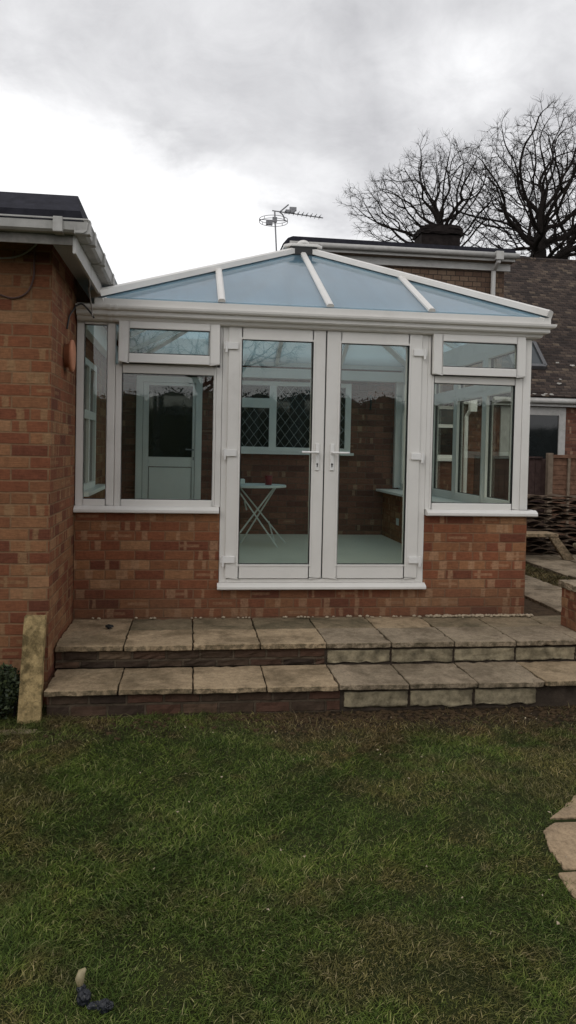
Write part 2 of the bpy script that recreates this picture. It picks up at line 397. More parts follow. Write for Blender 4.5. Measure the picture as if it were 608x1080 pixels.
# grass blades
def blades(name, rects, seed, hgt, wid, matr, dens_fn=None):
    rg = np.random.default_rng(seed); P_ = []
    for (x0, x1, y0, y1, n_) in rects:
        q = np.stack([rg.uniform(x0, x1, n_), rg.uniform(y0, y1, n_)], 1); P_.append(q)
    P_ = np.concatenate(P_)
    if dens_fn is not None: P_ = P_[rg.random(len(P_)) < dens_fn(P_[:, 0], P_[:, 1])]
    n_ = len(P_)
    def fbm(x_, y_, s_):   # cheap smooth noise for tufts
        return (np.sin(x_*s_+1.3*np.sin(y_*s_*.7+2))+np.sin(y_*s_*1.1+1.7*np.sin(x_*s_*.6+.5))+np.sin((x_+y_)*s_*.53+4)+np.sin((x_-y_)*s_*1.9+1))/4
    tuft = fbm(P_[:, 0], P_[:, 1], 7)*.5+fbm(P_[:, 0]+3, P_[:, 1], 19)*.5
    h = hgt*(1+.7*tuft)*rg.uniform(.35, 1.3, n_)*np.interp(P_[:, 1], [-3.8, -2.2], [.72, 1.0]); wv = wid*rg.uniform(.6, 1.3, n_)
    an = rg.uniform(0, 2*np.pi, n_) ; flow = fbm(P_[:, 0], P_[:, 1], 4)*3
    la = flow + rg.normal(0, 1.6, n_); lean = rg.uniform(.4, 2.4, n_)*h; h = h*np.where(rg.random(n_) < .6, .6, 1.0)
    ux, uy = np.cos(an), np.sin(an); lx, ly = np.cos(la)*lean, np.sin(la)*lean
    z0 = LAWN-.004+.010*np.clip(fbm(P_[:, 0]+1, P_[:, 1]+5, 2.6), 0, 1)
    V_ = np.zeros((n_, 5, 3))
    V_[:, 0] = np.stack([P_[:, 0]-ux*wv/2, P_[:, 1]-uy*wv/2, z0], 1)
    V_[:, 1] = np.stack([P_[:, 0]+ux*wv/2, P_[:, 1]+uy*wv/2, z0], 1)
    V_[:, 2] = np.stack([P_[:, 0]+ux*wv*.4+lx*.35, P_[:, 1]+uy*wv*.4+ly*.35, z0+h*.6], 1)
    V_[:, 3] = np.stack([P_[:, 0]-ux*wv*.4+lx*.35, P_[:, 1]-uy*wv*.4+ly*.35, z0+h*.6], 1)
    V_[:, 4] = np.stack([P_[:, 0]+lx, P_[:, 1]+ly, z0+h*.95], 1)
    me = bpy.data.meshes.new(name)
    me.vertices.add(n_*5); me.vertices.foreach_set('co', V_.ravel())
    base = (np.arange(n_)*5)[:, None]
    loops = np.concatenate([base+[0, 1, 2, 3], base+[3, 2, 4]], 1).ravel()
    me.loops.add(n_*7); me.loops.foreach_set('vertex_index', loops.astype(np.int32))
    st = (np.arange(n_)*7)[:, None]+np.array([0, 4]); me.polygons.add(n_*2)
    me.polygons.foreach_set('loop_start', st.ravel().astype(np.int32))
    me.polygons.foreach_set('loop_total', np.tile([4, 3], n_).astype(np.int32))
    at = me.attributes.new('tint', 'FLOAT', 'POINT'); at.data.foreach_set('value', np.repeat(rg.random(n_), 5).astype(np.float32))
    me.update(calc_edges=True); me.materials.append(matr)
    o = bpy.data.objects.new(name, me); C.objects.link(o); return o
m, n, p, o_ = newmat('grass_blades')
t = n.new('ShaderNodeTexCoord').outputs['Object']; gx, gy, gz = n.sep(t)
at = n.new('ShaderNodeAttribute'); at.attribute_name = 'tint'; ti = V(n.nt, at.outputs['Fac'])
a = n.noise(t, 1.15, 6, .62, .4); b = n.noise(t, 5, 5, .6)
green = n.ramp(ti, [(0, (.022, .040, .009)), (.4, (.072, .112, .018)), (.85, (.130, .176, .036)), (1, (.30, .28, .13))])
dry = n.ramp(ti, [(0, (.035, .027, .012)), (.45, (.105, .080, .030)), (.85, (.19, .145, .062)), (1, (.36, .28, .16))])
# worn brown turf: a square-edged patch in the middle and near the right of the steps
patch = (gx.smooth(.52, .60))*(gx.smooth(1.35, 1.15))*(gy.smooth(-1.95, -1.9))
patch2 = (gy + (a-.5)*1.2).smooth(-1.95, -1.45)*(gx.smooth(.1, .8)*.7+.3)
pr = ((a*.55+b*.45).smooth(.48, .58)*.68 + patch*.6*b.smooth(.3, .55) + patch2*.85).clamp()
c = n.mix(pr, green, dry)
lush = n.noise(t, 2.9, 7, .72, .6)
c = n.mix(1.0, c, n.ramp(lush, [(.34, (.50, .60, .55)), (.5, (1, 1, 1)), (.66, (1.35, 1.28, 1.15))]), 'MULTIPLY')
n.link(c, p.inputs['Base Color']); p.inputs['Roughness'].default_value = .7; p.inputs['Specular IOR Level'].default_value = .15
def dens(x_, y_):
    nn = (np.sin(x_*3.1+1)+np.sin(x_*7.3+y_*2)+np.sin(y_*5+x_*2.2))/3
    bare = np.clip((y_+1.67+.12*nn)/.3, 0, 1)*np.clip((x_-.2)/.6, .15, 1)
    inslab = (y_ < -2.42+(x_-1.95)*.3*0) & (y_ > -3.62) & (x_ > np.interp(y_, [-3.62, -3.42, -3.28, -3.1, -2.98, -2.8, -2.7, -2.6, -2.43], [1.6, 1.5, 1.45, 1.465, 1.48, 1.54, 1.64, 1.76, 1.93])-.005)
    x_ = x_+.03*np.sin(y_*37+x_*11)+.02*np.sin(y_*71+x_*23); inslab = inslab & (x_ > np.interp(y_, [-3.62, -3.42, -3.28, -3.1, -2.98, -2.8, -2.7, -2.6, -2.43], [1.6, 1.5, 1.45, 1.50, 1.51, 1.56, 1.66, 1.78, 1.95])+.0)
    return np.clip(1-bare*.93, 0, 1)*np.where(inslab, 0, 1)
g = blades('grass', [(-1.6, 3.0, -4.2, -1.24, 330000), (-1.0, 1.6, -4.4, -2.9, 60000), (-8, 7, -9, -4.2, 40000), (-8, -1.6, -4.2, -1.1, 25000), (3.0, 7, -4.2, -1.33, 15000), (-1.45, -.8, -1.3, -1.01, 5000)], 3, .0225, .0031, m, dens)
tag(g, 'rough green and brown lawn grass in front of the steps', 'grass', kind='stuff')
# longer clumps, and a ragged fringe at the foot of the steps and walls
def dens2(x_, y_):
    q = (np.sin(x_*5.3+1.9*np.sin(y_*3.1))+np.sin(y_*6.7+2.2*np.sin(x_*4.1+1))+np.sin(x_*11+y_*9))/3
    k = np.clip((q-.28)*4, 0, 1)*dens(x_, y_)
    fr = (y_ > -1.42)*(x_ < .35)*.9
    return np.maximum(k*.55, fr*.6)*np.where((x_ > 1.4) & (y_ < -2.4) & (y_ > -3.7), 0, 1)
g1 = blades('grass_clumps', [(-1.6, 3.0, -4.2, -1.24, 90000), (-1.45, -.80, -1.32, -1.02, 2500), (-.8, .4, -1.32, -1.24, 1800)], 17, .036, .0034, m, dens2)
tag(g1, 'longer grass clumps scattered over the lawn', 'grass', kind='stuff')
# small weeds of the strip beside the side path
g2 = blades('side_grass', [(3.77, 4.2, -.5, 4.5, 12000)], 5, .035, .006, m)
g2.location.z = .275; tag(g2, 'narrow strip of grass between the side path and the paving', 'grass', kind='stuff')
# fallen leaves
bm = bmesh.new(); rg = random.Random(5)
for i in range(60):
    x_ = rg.uniform(-.9, 2.2); y_ = rg.uniform(-3.6, -1.45); s = rg.uniform(.0025, .006); an = rg.uniform(0, 6.28)
    z_ = LAWN+.035
    vs = [bm.verts.new((x_+math.cos(an+k*1.57)*s*(1.6 if k % 2 else .8), y_+math.sin(an+k*1.57)*s*(1.6 if k % 2 else .8), z_+rg.uniform(-.003, .006))) for k in range(4)]
    bm.faces.new(vs)
tag(obj('fallen_leaves', bm, M['pebble']), 'tiny pale dead leaves scattered over the lawn', 'leaves', kind='stuff')
# clods of earth along the foot of the steps
bm = bmesh.new(); rg = random.Random(8)
for i in range(900):
    x_ = rg.uniform(.3, 3.2) if i % 3 else rg.uniform(-.8, 3); y_ = -1.25-abs(rg.gauss(0, .14)); s = rg.uniform(.004, .02)
    ret = bmesh.ops.create_icosphere(bm, subdivisions=1, radius=s)
    for v_ in ret['verts']: v_.co = Vector((v_.co.x*rg.uniform(.8, 1.5)+x_, v_.co.y*rg.uniform(.8, 1.4)+y_, v_.co.z*.6+LAWN+s*.2))
tag(obj('soil_clods', bm, simple('soil', (.058, .038, .021), 1, .4, 30)), 'crumbly brown soil and clods at the foot of the steps', 'soil', kind='stuff')

# ================================================================== PATIO STEPS
EDGE = .9
steps = empty('patio_steps', (1.1, -.6, LAWN), 'two wide steps of weathered concrete slabs in front of the conservatory', 'steps')
def slab(poly, z0, z1, mat, parent, name='paving_slab', jit=.004, base=None):
    bm = bmesh.new(); rr_ = random.Random(str(poly[0])); prism(bm, poly, z0, z1)
    # small tilt and worn, chipped edges
    cx = sum(a for a, b in poly)/len(poly); cy = sum(b for a, b in poly)/len(poly)
    bmesh.ops.subdivide_edges(bm, edges=[e for e in bm.edges if abs(e.verts[0].co.z-e.verts[1].co.z) < 1e-4], cuts=9, use_grid_fill=True)
    tx, ty = rr_.uniform(-jit, jit), rr_.uniform(-jit, jit)
    for v_ in bm.verts:
        onedge = any(len(e.link_faces) and abs(e.verts[0].co.z-e.verts[1].co.z) > .01 for e in v_.link_edges)
        if len(v_.link_faces) != 4 or True:
            v_.co.z += tx*(v_.co.x-cx)*2+ty*(v_.co.y-cy)*2
            v_.co.x += rr_.uniform(-.003, .003); v_.co.y += rr_.uniform(-.004, .004); v_.co.z += rr_.uniform(-.0018, .0015)
            if rr_.random() < .10: v_.co += Vector(((cx-v_.co.x)*.03, (cy-v_.co.y)*.03, -.004 if v_.co.z > z0+.02 else 0))
    return obj(name, bm, mat, parent, base=base, bevel=.004, seg=1)
ux_ = [-.868]+[-.418+.4555*i for i in range(12)]
for i in range(12):
    a, b = ux_[i]+.004, ux_[i+1]-.004
    mt = M['slab_a'] if i < 4 else M['slab_b']
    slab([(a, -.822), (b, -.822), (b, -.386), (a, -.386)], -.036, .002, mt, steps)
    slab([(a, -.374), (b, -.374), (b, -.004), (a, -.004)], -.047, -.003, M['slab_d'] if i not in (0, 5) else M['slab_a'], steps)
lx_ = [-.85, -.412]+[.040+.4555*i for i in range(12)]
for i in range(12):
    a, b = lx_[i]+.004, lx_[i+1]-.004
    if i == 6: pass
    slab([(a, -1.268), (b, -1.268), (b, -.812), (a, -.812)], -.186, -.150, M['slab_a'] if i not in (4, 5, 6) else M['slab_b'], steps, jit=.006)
# risers: old brick on the left, pale blocks on the right
def riser(x0, x1, y, z0, z1, mat, name):
    bm = bmesh.new(); rr_ = random.Random(z0); nseg = int((x1-x0)/.045); nz = 6
    g_ = [[bm.verts.new((x0+(x1-x0)*i/nseg, y+rr_.uniform(-.006, .007), z0+(z1-z0)*j/nz)) for i in range(nseg+1)] for j in range(nz+1)]
    for j in range(nz):
        for i in range(nseg): bm.faces.new((g_[j][i], g_[j][i+1], g_[j+1][i+1], g_[j+1][i]))
    box(bm, x0+.002, x1-.002, y+.009, y+.09, z0, z1)
    return obj(name, bm, mat, steps)
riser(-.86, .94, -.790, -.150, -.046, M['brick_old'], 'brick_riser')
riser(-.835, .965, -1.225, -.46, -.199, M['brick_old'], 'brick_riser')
def block(x0, x1, y, z0, z1, seed):
    rr_ = random.Random(seed); bm = bx(x0, x1, y, y+.07, z0, z1)
    bmesh.ops.subdivide_edges(bm, edges=bm.edges, cuts=7, use_grid_fill=True)
    for v_ in bm.verts:
        v_.co += Vector((rr_.uniform(-.003, .003), rr_.uniform(-.006, .004), rr_.uniform(-.003, .003)))
        if abs(v_.co.z-z0) < .006: v_.co.z += rr_.uniform(-.002, .022)
    return obj('riser_block', bm, M['render'], steps, smooth=True)
xx = .955
for k in range(9):
    block(xx+.006, xx+.455-.012, -.798, -.150, -.056, 30+k); xx += .455
xx = .985
for k in range(3): block(xx+.008, xx+.43-.012, -1.236, -.312, -.206, 60+k); xx += .432
bm = bmesh.new(); box(bm, .94, 5.0, -.788, -.72, -.46, -.047); box(bm, .965, 5.0, -1.222, -1.13, -.46, -.189)
box(bm, -.83, 4.8, -1.12, -.05, -.44, -.203); box(bm, -.85, 4.8, -.71, -.02, -.200, -.050)
obj('mortar_bed', bm, simple('dark_mortar', (.055, .042, .032), .95, .4, 12, bmp=1), steps)
# pebbles along the brick
bm = bmesh.new(); rg = random.Random(2)
for i in range(230):
    x_ = rg.uniform(1.9, 2.8) if i < 190 else rg.uniform(-.8, 1.9); s = rg.uniform(.006, .015)
    y_ = -.015-abs(rg.gauss(0, .018))
    ret = bmesh.ops.create_icosphere(bm, subdivisions=1, radius=s)
    for v_ in ret['verts']: v_.co = Vector((v_.co.x*1.3+x_, v_.co.y+y_, v_.co.z*.8+.003+s*.4))
tag(obj('gravel', bm, M['pebble'], smooth=True), 'thin line of pale pebbles along the foot of the brick wall', 'gravel', kind='stuff')
# black clod on the slab
bm = bmesh.new(); rg = random.Random(3)
for dx, dy, s in ((0, 0, .020), (.02, .008, .013), (-.014, .012, .012), (.008, -.006, .015)):
    ret = bmesh.ops.create_icosphere(bm, subdivisions=2, radius=s)
    for v_ in ret['verts']: v_.co = Vector((v_.co.x+dx-.565, v_.co.y+dy-.325, v_.co.z*.8+.014))+Vector([rg.uniform(-.003, .003) for _ in range(3)])
tag(obj('black_clod', bm, M['black'], base=(-.565, -.325, 0)), 'small black clod lying on the leftmost top step slab', 'clod')

# ================================================================== CONSERVATORY
XL, XR, YF, YB = -.868, 2.745, 0.0, 3.645
FL = .25
ZE = 2.42
cons = empty('conservatory', (.94, 0, 0), 'white framed conservatory with blue glass hipped roof on low brick walls', 'conservatory')
def part(name, bm, mat, parent=cons, **k): return obj(name, bm, mat, parent, **k)
# dwarf walls
part('brick_wall', bx(XL+.002, .233, 0, .27, -.05, .815), M['brick'])
part('brick_wall', bx(1.877, XR, 0, .27, -.05, .815), M['brick'])
part('brick_wall', bx(.233, 1.877, .002, .27, -.05, .222), M['brick'])
part('brick_wall', bx(2.475, XR-.001, .27, YB-.003, -.05, .815), M['brick'])
part('floor', bx(XL+.002, 2.474, .271, YB-.002, .10, FL), M['floor'])
part('floor', bx(.30, 1.80, .09, .27, .223, FL-.003), M['floor'])
def skirt(bm_): return part('skirting', bm_, M['brick_in'])
# sills
sillprof = [(0, .818), (-.055, .818), (-.060, .824), (-.060, .842), (-.050, .852), (-.02, .866), (.07, .866), (.07, .818)]
for a, b in ((XL+.003, .226), (1.884, 2.812)):
    bm = bmesh.new(); profile(bm, sillprof, a, b, lambda t_, p_: (t_, p_[0], p_[1])); part('sill', bm, M['upvc'])
bm = bmesh.new(); profile(bm, [(2.68-p_[0]*1.0+.066, p_[1]+.0) for p_ in sillprof], -.02, YB-.003, lambda t_, p_: (p_[0], t_, p_[1])); part('sill', bm, M['upvc'])
bm = bx(2.38, 2.673, .275, YB-.003, .817, .846); part('window_board', bm, M['upvc_in'], bevel=.004)
bm = bmesh.new(); profile(bm, [(0.002, .228), (-.055, .228), (-.06, .234), (-.06, .250), (-.05, .258), (-.012, .274), (.07, .274), (.07, .228)], .222, 1.888, lambda t_, p_: (t_, p_[0], p_[1])); part('door_sill', bm, M['upvc'])

D0, D1 = .0, .07       # frame depth
def boxes(name, lst, mat, parent=cons, bevel=.004, seg=2):
    bm = bmesh.new()
    for q in lst: box(bm, *q)
    return obj(name, bm, mat, parent, bevel=bevel, seg=seg)
def pane(x0, x1, z0, z1, y, parent, plane='y', mat=None, name='glass_pane'):
    bm = bx(x0-.012, x1+.012, y-.006, y+.006, z0-.012, z1+.012) if plane == 'y' else bx(y-.006, y+.006, x0-.012, x1+.012, z0-.012, z1+.012)
    o = obj(name, bm, mat or M['glass'], parent)
    # black gasket round the pane
    g_ = frame(x0-.001, x1+.001, z0-.001, z1+.001, .005, y-.014, y+.014, plane); obj('gasket', g_, M['seal'], parent)
    return o
# head plate and posts
part('head_beam', bx(XL+.003, XR, .003, .068, 2.255, 2.40), M['upvc'])
part('head_beam', bx(2.677, XR-.001, .069, YB-.003, 2.255, 2.40), M['upvc'])
part('head_beam', bx(XL+.003, 2.676, YB-.14, YB-.004, 2.215, 2.335), M['upvc_in'])
part('head_beam', bx(XL+.003, XL+.07, .069, YB-.141, 2.215, 2.40), M['upvc_in'])
part('corner_post', bx(2.678, XR, -.001, .069, .866, 2.254), M['upvc'], bevel=.004)
part('corner_post', bx(.178+.012, .2335, .0, .068, .866, 2.254), M['upvc'], bevel=.003)
part('corner_post', bx(1.876, 1.912, .0, .068, .866, 2.254), M['upvc'], bevel=.003)
part('corner_post', bx(2.60, 2.745, YB-.075, YB-.004, .866, 2.254), M['upvc'])
def window(outer, glassr, y=.02, parent=cons, plane='y', proud=0., name='window', mat=None):
    x0, x1, z0, z1 = outer; a, b, c_, d = glassr
    if plane == 'y': bm = frame(x0, x1, z0, z1, (a-x0, x1-b, c_-z0, z1-d), D0-proud, D1-proud)
    else: bm = frame(x0, x1, z0, z1, (a-x0, x1-b, c_-z0, z1-d), XR-.068, XR-.002, 'x')
    o = obj(name, bm, mat or M['upvc'], parent, bevel=.006, seg=2)
    pane(a, b, c_, d, (D0-proud+.022) if plane == 'y' else XR-.026, o, plane)
    return o
# left side light, full height
window((XL+.004, -.577, .867, 2.254), (-.809, -.634, .917, 2.240-.0), name='side_light')
# big fixed panes
window((-.575, .189, .867, 1.944), (-.527, .177-.002, .917, 1.882), name='window')
window((1.913, 2.676, .867, 1.940), (1.928, 2.613, .917, 1.882), name='window')
# top-hung fanlights: fixed rim + proud sash
def fanlight(x0, x1, z0, z1, g_, out_):
    rim = frame(x0, x1, 1.945, 2.2535, .022, .0, .068); f_ = obj('fanlight', rim, M['upvc'], cons)
    s = frame(x0+.004, x1-.004, z0, z1-.004, (g_[0]-x0, x1-g_[1], g_[2]-z0, z1-g_[3]-.002), -.048, -.002)
    s2 = obj('sash', s, M['upvc'], f_, bevel=.009, seg=3)
    # slightly ajar: lean the foot of the sash out
    for v_ in s2.data.vertices:
        v_.co.y -= (z1-v_.co.z)*out_
    gp = bx(g_[0]-.01, g_[1]+.01, -.03, -.02, g_[2]-.01, g_[3]+.01); gp = obj('glass_pane', gp, M['glass'], f_)
    gs = frame(g_[0]-.001, g_[1]+.001, g_[2]-.001, g_[3]+.001, .006, -.042, -.01); gs = obj('gasket', gs, M['seal'], f_)
    for q in (gp, gs):
        for v_ in q.data.vertices: v_.co.y -= (z1-v_.co.z)*out_
    st = bx(x0+.03, x1-.03, -.012, .0, z0-.006, z0+.004); obj('stay', st, M['seal'], f_)
    return f_
fanlight(-.555, .216, 1.957, 2.292, (-.481, .145, 2.025, 2.215), .085)
fanlight(1.898, 2.678, 1.947, 2.283, (1.968, 2.607, 2.010, 2.212), .02)
# right side wall of windows
ms = [.04, .81, 1.58, 2.35, 3.08, 3.57]
for i in range(5):
    a, b = ms[i]+.002, ms[i+1]-.002
    window((a, b, .867, 1.90), (a+.05, b-.05, .925, 1.85), plane='x')
    window((a, b, 1.902, 2.254), (a+.065, b-.065, 1.975, 2.19), plane='x', name='window')
# French doors
bm = bmesh.new()
box(bm, .236, .292, 0, .069, .275, 2.30); box(bm, 1.808, 1.875, 0, .069, .275, 2.30); box(bm, .292, 1.808, .001, .069, .275, .305); box(bm, .292, 1.808, .001, .069, 2.268, 2.302)
part('door_frame', bm, M['upvc'], bevel=.003)
def leaf(x0, x1, g_, hx, side):
    bm = frame(x0, x1, .312, 2.268, (g_[0]-x0, x1-g_[1], g_[2]-.312, 2.268-g_[3]), -.016, .062)
    d = obj('door', bm, M['upvc'], cons, bevel=.008, seg=3)
    b2 = frame(g_[0]-.014, g_[1]+.014, g_[2]-.014, g_[3]+.014, .014, -.021, -.0165); obj('glazing_bead', b2, M['upvc'], d)
    pane(g_[0], g_[1], g_[2], g_[3], .006, d)
    # handle: back plate, lever, key hole
    bm = bx(hx-.015, hx+.015, -.029, -.0165, 1.165, 1.375); h = obj('handle_plate', bm, M['whitemetal'], d, bevel=.004)
    bm = bmesh.new(); tube(bm, [(hx, -.028, 1.305), (hx, -.068, 1.305)], .010, 10)
    tube(bm, curve_pts([(hx, -.066, 1.305), (hx-side*.03, -.074, 1.306), (hx-side*.13, -.070, 1.306)], 5), [.010, .010, .010, .010, .010, .009, .009, .009, .009, .009, .009][:11], 10)
    obj('handle', bm, M['whitemetal'], d, smooth=True)
    bm = bmesh.new(); tube(bm, [(hx, -.0285, 1.215), (hx, -.0315, 1.215)], .0075, 10); box(bm, hx-.004, hx+.004, -.0313, -.029, 1.192, 1.215)
    obj('keyhole', bm, M['seal'], d)
    kx = x0 if side > 0 else x1
    for z_ in (2.11, 1.285, .455):
        bm = bmesh.new(); s = side
        box(bm, min(kx-s*.035, kx+s*.075), max(kx-s*.035, kx+s*.075), -.034, -.0165, z_-.022, z_+.030)
        tube(bm, [(kx-s*.016, -.034, z_-.05), (kx-s*.016, -.034, z_+.034)], .0105, 10)
        obj('hinge', bm, M['whitemetal'], d, bevel=.002, seg=1)
    return d
leaf(.278, 1.040, (.381, .943, .421, 2.169), .989, 1)
leaf(1.050, 1.822, (1.160, 1.715, .421, 2.169), 1.106, -1)
part('door_seal', bx(1.0405, 1.0495, -.004, .05, .32, 2.26), M['seal'])

# eaves gutter (ogee) round front, right
gp_ = [(0, 2.262), (-.040, 2.262), (-.055, 2.272), (-.062, 2.292), (-.090, 2.296), (-.100, 2.306), (-.100, 2.332), (-.128, 2.338), (-.136, 2.350), (-.138, 2.366), (-.128, 2.368), (-.02, 2.366), (0, 2.36)]
bm = bmesh.new(); profile(bm, gp_, XL+.012, 2.80, lambda t_, p_: (t_+(-p_[0] if t_ > 1 else 0)*1.0-.05*(t_ > 1), p_[0], p_[1]))
gt = part('gutter', bm, M['upvc'])
bm = bmesh.new(); profile(bm, gp_, .0, YB-.05, lambda t_, p_: (2.75-p_[0], t_+(p_[0] if t_ < 1 else 0), p_[1])); part('gutter', bm, M['upvc'])
for x_ in (-.615, -.565):
    bm = bmesh.new(); profile(bm, [(p_[0]-.004, p_[1]-.003 if p_[1] < 2.35 else p_[1]+.003) for p_ in gp_], x_-.012, x_+.012, lambda t_, p_: (t_, p_[0], p_[1])); obj('gutter_bracket', bm, M['upvc'], gt)
# eaves trim below the glass
RX0, RX1, RY0, RY1 = -.70, 2.82, -.10, 3.60
A1 = Vector((1.06, 1.62, 3.285)); A2 = Vector((1.06, 1.90, 3.285))
c0, c1, c2_, c3_ = [Vector(q) for q in ((RX0, RY0, ZE), (RX1, RY0, ZE), (RX1, RY1, ZE), (RX0, RY1, ZE))]
bm = bmesh.new()
for a, b in ((c0, c1), (c1, c2_), (c2_, c3_), (c3_, c0)):
    d = (b-a).normalized()*.02
    bar(bm, a+Vector((0, 0, -.028))-d, b+Vector((0, 0, -.028))+d, .045, .05)
part('eaves_trim', bm, M['upvc'])
# roof panes and bars
def roofpoly(pts, nm='roof_pane'):
    bm = bmesh.new(); n_ = (pts[1]-pts[0]).cross(pts[2]-pts[0]).normalized()
    if n_.z < 0: n_ = -n_; pts = pts[::-1]
    a = [bm.verts.new(p_-n_*.012) for p_ in pts]; b = [bm.verts.new(p_+n_*.012) for p_ in pts]
    bm.faces.new(a[::-1]); bm.faces.new(b)
    for i in range(len(pts)): j = (i+1) % len(pts); bm.faces.new((a[i], a[j], b[j], b[i]))
    return obj(nm, bm, M['roofglass'], cons)
def rbar(a, b, w_=.055, top=.040):
    bm = bmesh.new(); a = Vector(a); b = Vector(b); d = (b-a).normalized(); s = d.cross(Vector((0, 0, 1))).normalized(); nn = s.cross(d)
    prof = [(-w_/2, .013-(top-.04)*.6), (-w_/2, top-.012), (-w_*.28, top), (w_*.28, top), (w_/2, top-.012), (w_/2, .013-(top-.04)*.6)]
    A_ = [bm.verts.new(a-d*.015+s*x_+nn*z_) for x_, z_ in prof]; B2 = [bm.verts.new(b+s*x_+nn*z_) for x_, z_ in prof]
    for i in range(6): j = (i+1) % 6; bm.faces.new((A_[i], B2[i], B2[j], A_[j]))
    bm.faces.new(A_); bm.faces.new(B2[::-1]); bmesh.ops.recalc_face_normals(bm, faces=bm.faces)
    o = obj('glazing_bar', bm, M['upvc'], cons)
    bm = bmesh.new(); bar(bm, a-nn*.035, b-nn*.035, w_*.8, .045, nn); obj('rafter', bm, M['upvc_in'], o)
    return o
def lerp(a, b, t_): return a+(b-a)*t_
def hipat_x(x_, front=True):  # point on the hip above plan x
    c_, ap = ((c0, A1) if x_ < 1.06 else (c1, A1)) if front else ((c3_, A2) if x_ < 1.06 else (c2_, A2))
    return lerp(c_, ap, (x_-c_.x)/(ap.x-c_.x))
for front in (True, False):
    yy = RY0 if front else RY1; cl, cr = (c0, c1) if front else (c3_, c2_); ap = A1 if front else A2
    e = [Vector((x_, yy, ZE)) for x_ in (.216, 1.05, 1.858)]; h1 = hipat_x(.216, front); h3 = hipat_x(1.858, front)
    roofpoly([cl, e[0], h1]); roofpoly([e[0], e[1], ap, h1]); roofpoly([e[1], e[2], h3, ap]); roofpoly([e[2], cr, h3])
    rbar(e[0], h1); rbar(e[1], ap); rbar(e[2], h3)
for left in (True, False):
    xx_ = RX0 if left else RX1; ca, cb = (c0, c3_) if left else (c1, c2_)
    ys_ = [.78, 1.76, 2.72]; e = [Vector((xx_, y_, ZE)) for y_ in ys_]
    h1 = lerp(ca, A1, (ys_[0]-ca.y)/(A1.y-ca.y)); h3 = lerp(cb, A2, (cb.y-ys_[2])/(cb.y-A2.y)); mid = lerp(A1, A2, .5)
    roofpoly([ca, e[0], h1]); roofpoly([e[0], e[1], mid, A1, h1]); roofpoly([e[1], e[2], h3, A2, mid]); roofpoly([e[2], cb, h3])
    rbar(e[0], h1); rbar(e[1], mid); rbar(e[2], h3)
for c_, ap in ((c0, A1), (c1, A1), (c2_, A2), (c3_, A2)): rbar(c_+Vector((0, 0, .006)), ap+Vector((0, 0, .006)), .115, .058)
# ridge cap
bm = bmesh.new(); poly = [(.87, 1.50), (.93, 1.44), (1.19, 1.44), (1.25, 1.50), (1.25, 2.04), (1.19, 2.1), (.93, 2.1), (.87, 2.04)]
prism(bm, poly, 3.300, 3.328); rc = obj('ridge_cap', bm, M['upvc'], cons, bevel=.008)
bm = bmesh.new(); tube(bm, [(1.06, 1.50, 3.327), (1.06, 1.50, 3.345), (1.06, 1.50, 3.362), (1.06, 1.50, 3.372)], [.062, .058, .042, .012], 16)
obj('finial', bm, M['upvc'], rc, smooth=True)
bm = bmesh.new(); box(bm, .93, 1.19, 1.455, 2.02, 3.222, 3.299); obj('ridge_shade', bm, M['seal'], rc)  # dark box standing in for the shading on the glass under the cap
bm = bmesh.new(); box(bm, .93, 1.19, 1.55, 1.97, 3.15, 3.224); obj('ridge_underside', bm, M['upvc_in'], rc)
# sockets on the inner right dwarf wall, back wall sockets
bm = bx(2.466, 2.474, 1.92, 2.06, .50, .59); part('socket', bm, M['white'], bevel=.002)
bm = bx(2.466, 2.474, 2.85, 2.95, .45, .53); part('socket', bm, M['white'], bevel=.002)

# ================================================================== HOUSE EXTENSION (left)
ext = empty('house_extension', (-2.5, 1, LAWN), 'single storey red brick extension with flat felt roof at left of the conservatory', 'house')
def ep(name, bm, mat, parent=ext, **k): return obj(name, bm, mat, parent, **k)
bm = bmesh.new(); EX = -.87
box(bm, -6, EX, -1.0, YB+6, LAWN-.2, 2.565); ep('brick_wall', bm, M['brick_ext'])
ep('soffit', bx(-6.2, -.70, -1.30, 9.5, 2.566, 2.585), M['soffit'])
bm = bmesh.new(); box(bm, -.70, -.682, -1.318, 9.5, 2.44, 2.66); ep('fascia', bm, M['soffit']); bm = bx(-6.2, -.701, -1.317, -1.30, 2.487, 2.66); ep('front_fascia', bm, M['gutter_dirty'])
# side gutter and front gutter (square-line)
def ugut(mapf, a, b):
    pr = [(0, 2.545), (.050, 2.545), (.068, 2.557), (.076, 2.605), (.082, 2.612), (.082, 2.62), (.070, 2.62), (.064, 2.562), (.006, 2.556), (.006, 2.61), (0, 2.61)]
    bm = bmesh.new(); profile(bm, pr, a, b, mapf); return bm
gt = ep('gutter', ugut(lambda t_, p_: (-.680+p_[0], t_, p_[1]-.005), -1.395, 9.4), M['gutter'])
bm = ugut(lambda t_, p_: (t_, -1.320-p_[0], p_[1]+.0), -6.2, -.602)
gf = ep('gutter', bm, M['gutter'])
for y_ in (-1.36, -1.12, -.62, -.02, .6, 1.4):
    bm = bmesh.new(); box(bm, -.684, -.592, y_-.028, y_+.028, 2.534, 2.618); obj('gutter_bracket', bm, M['gutter'], gt, bevel=.006)
bm = bmesh.new(); box(bm, -.80, -.745, -1.407, -1.316, 2.538, 2.626); obj('gutter_bracket', bm, M['gutter'], gf, bevel=.006)
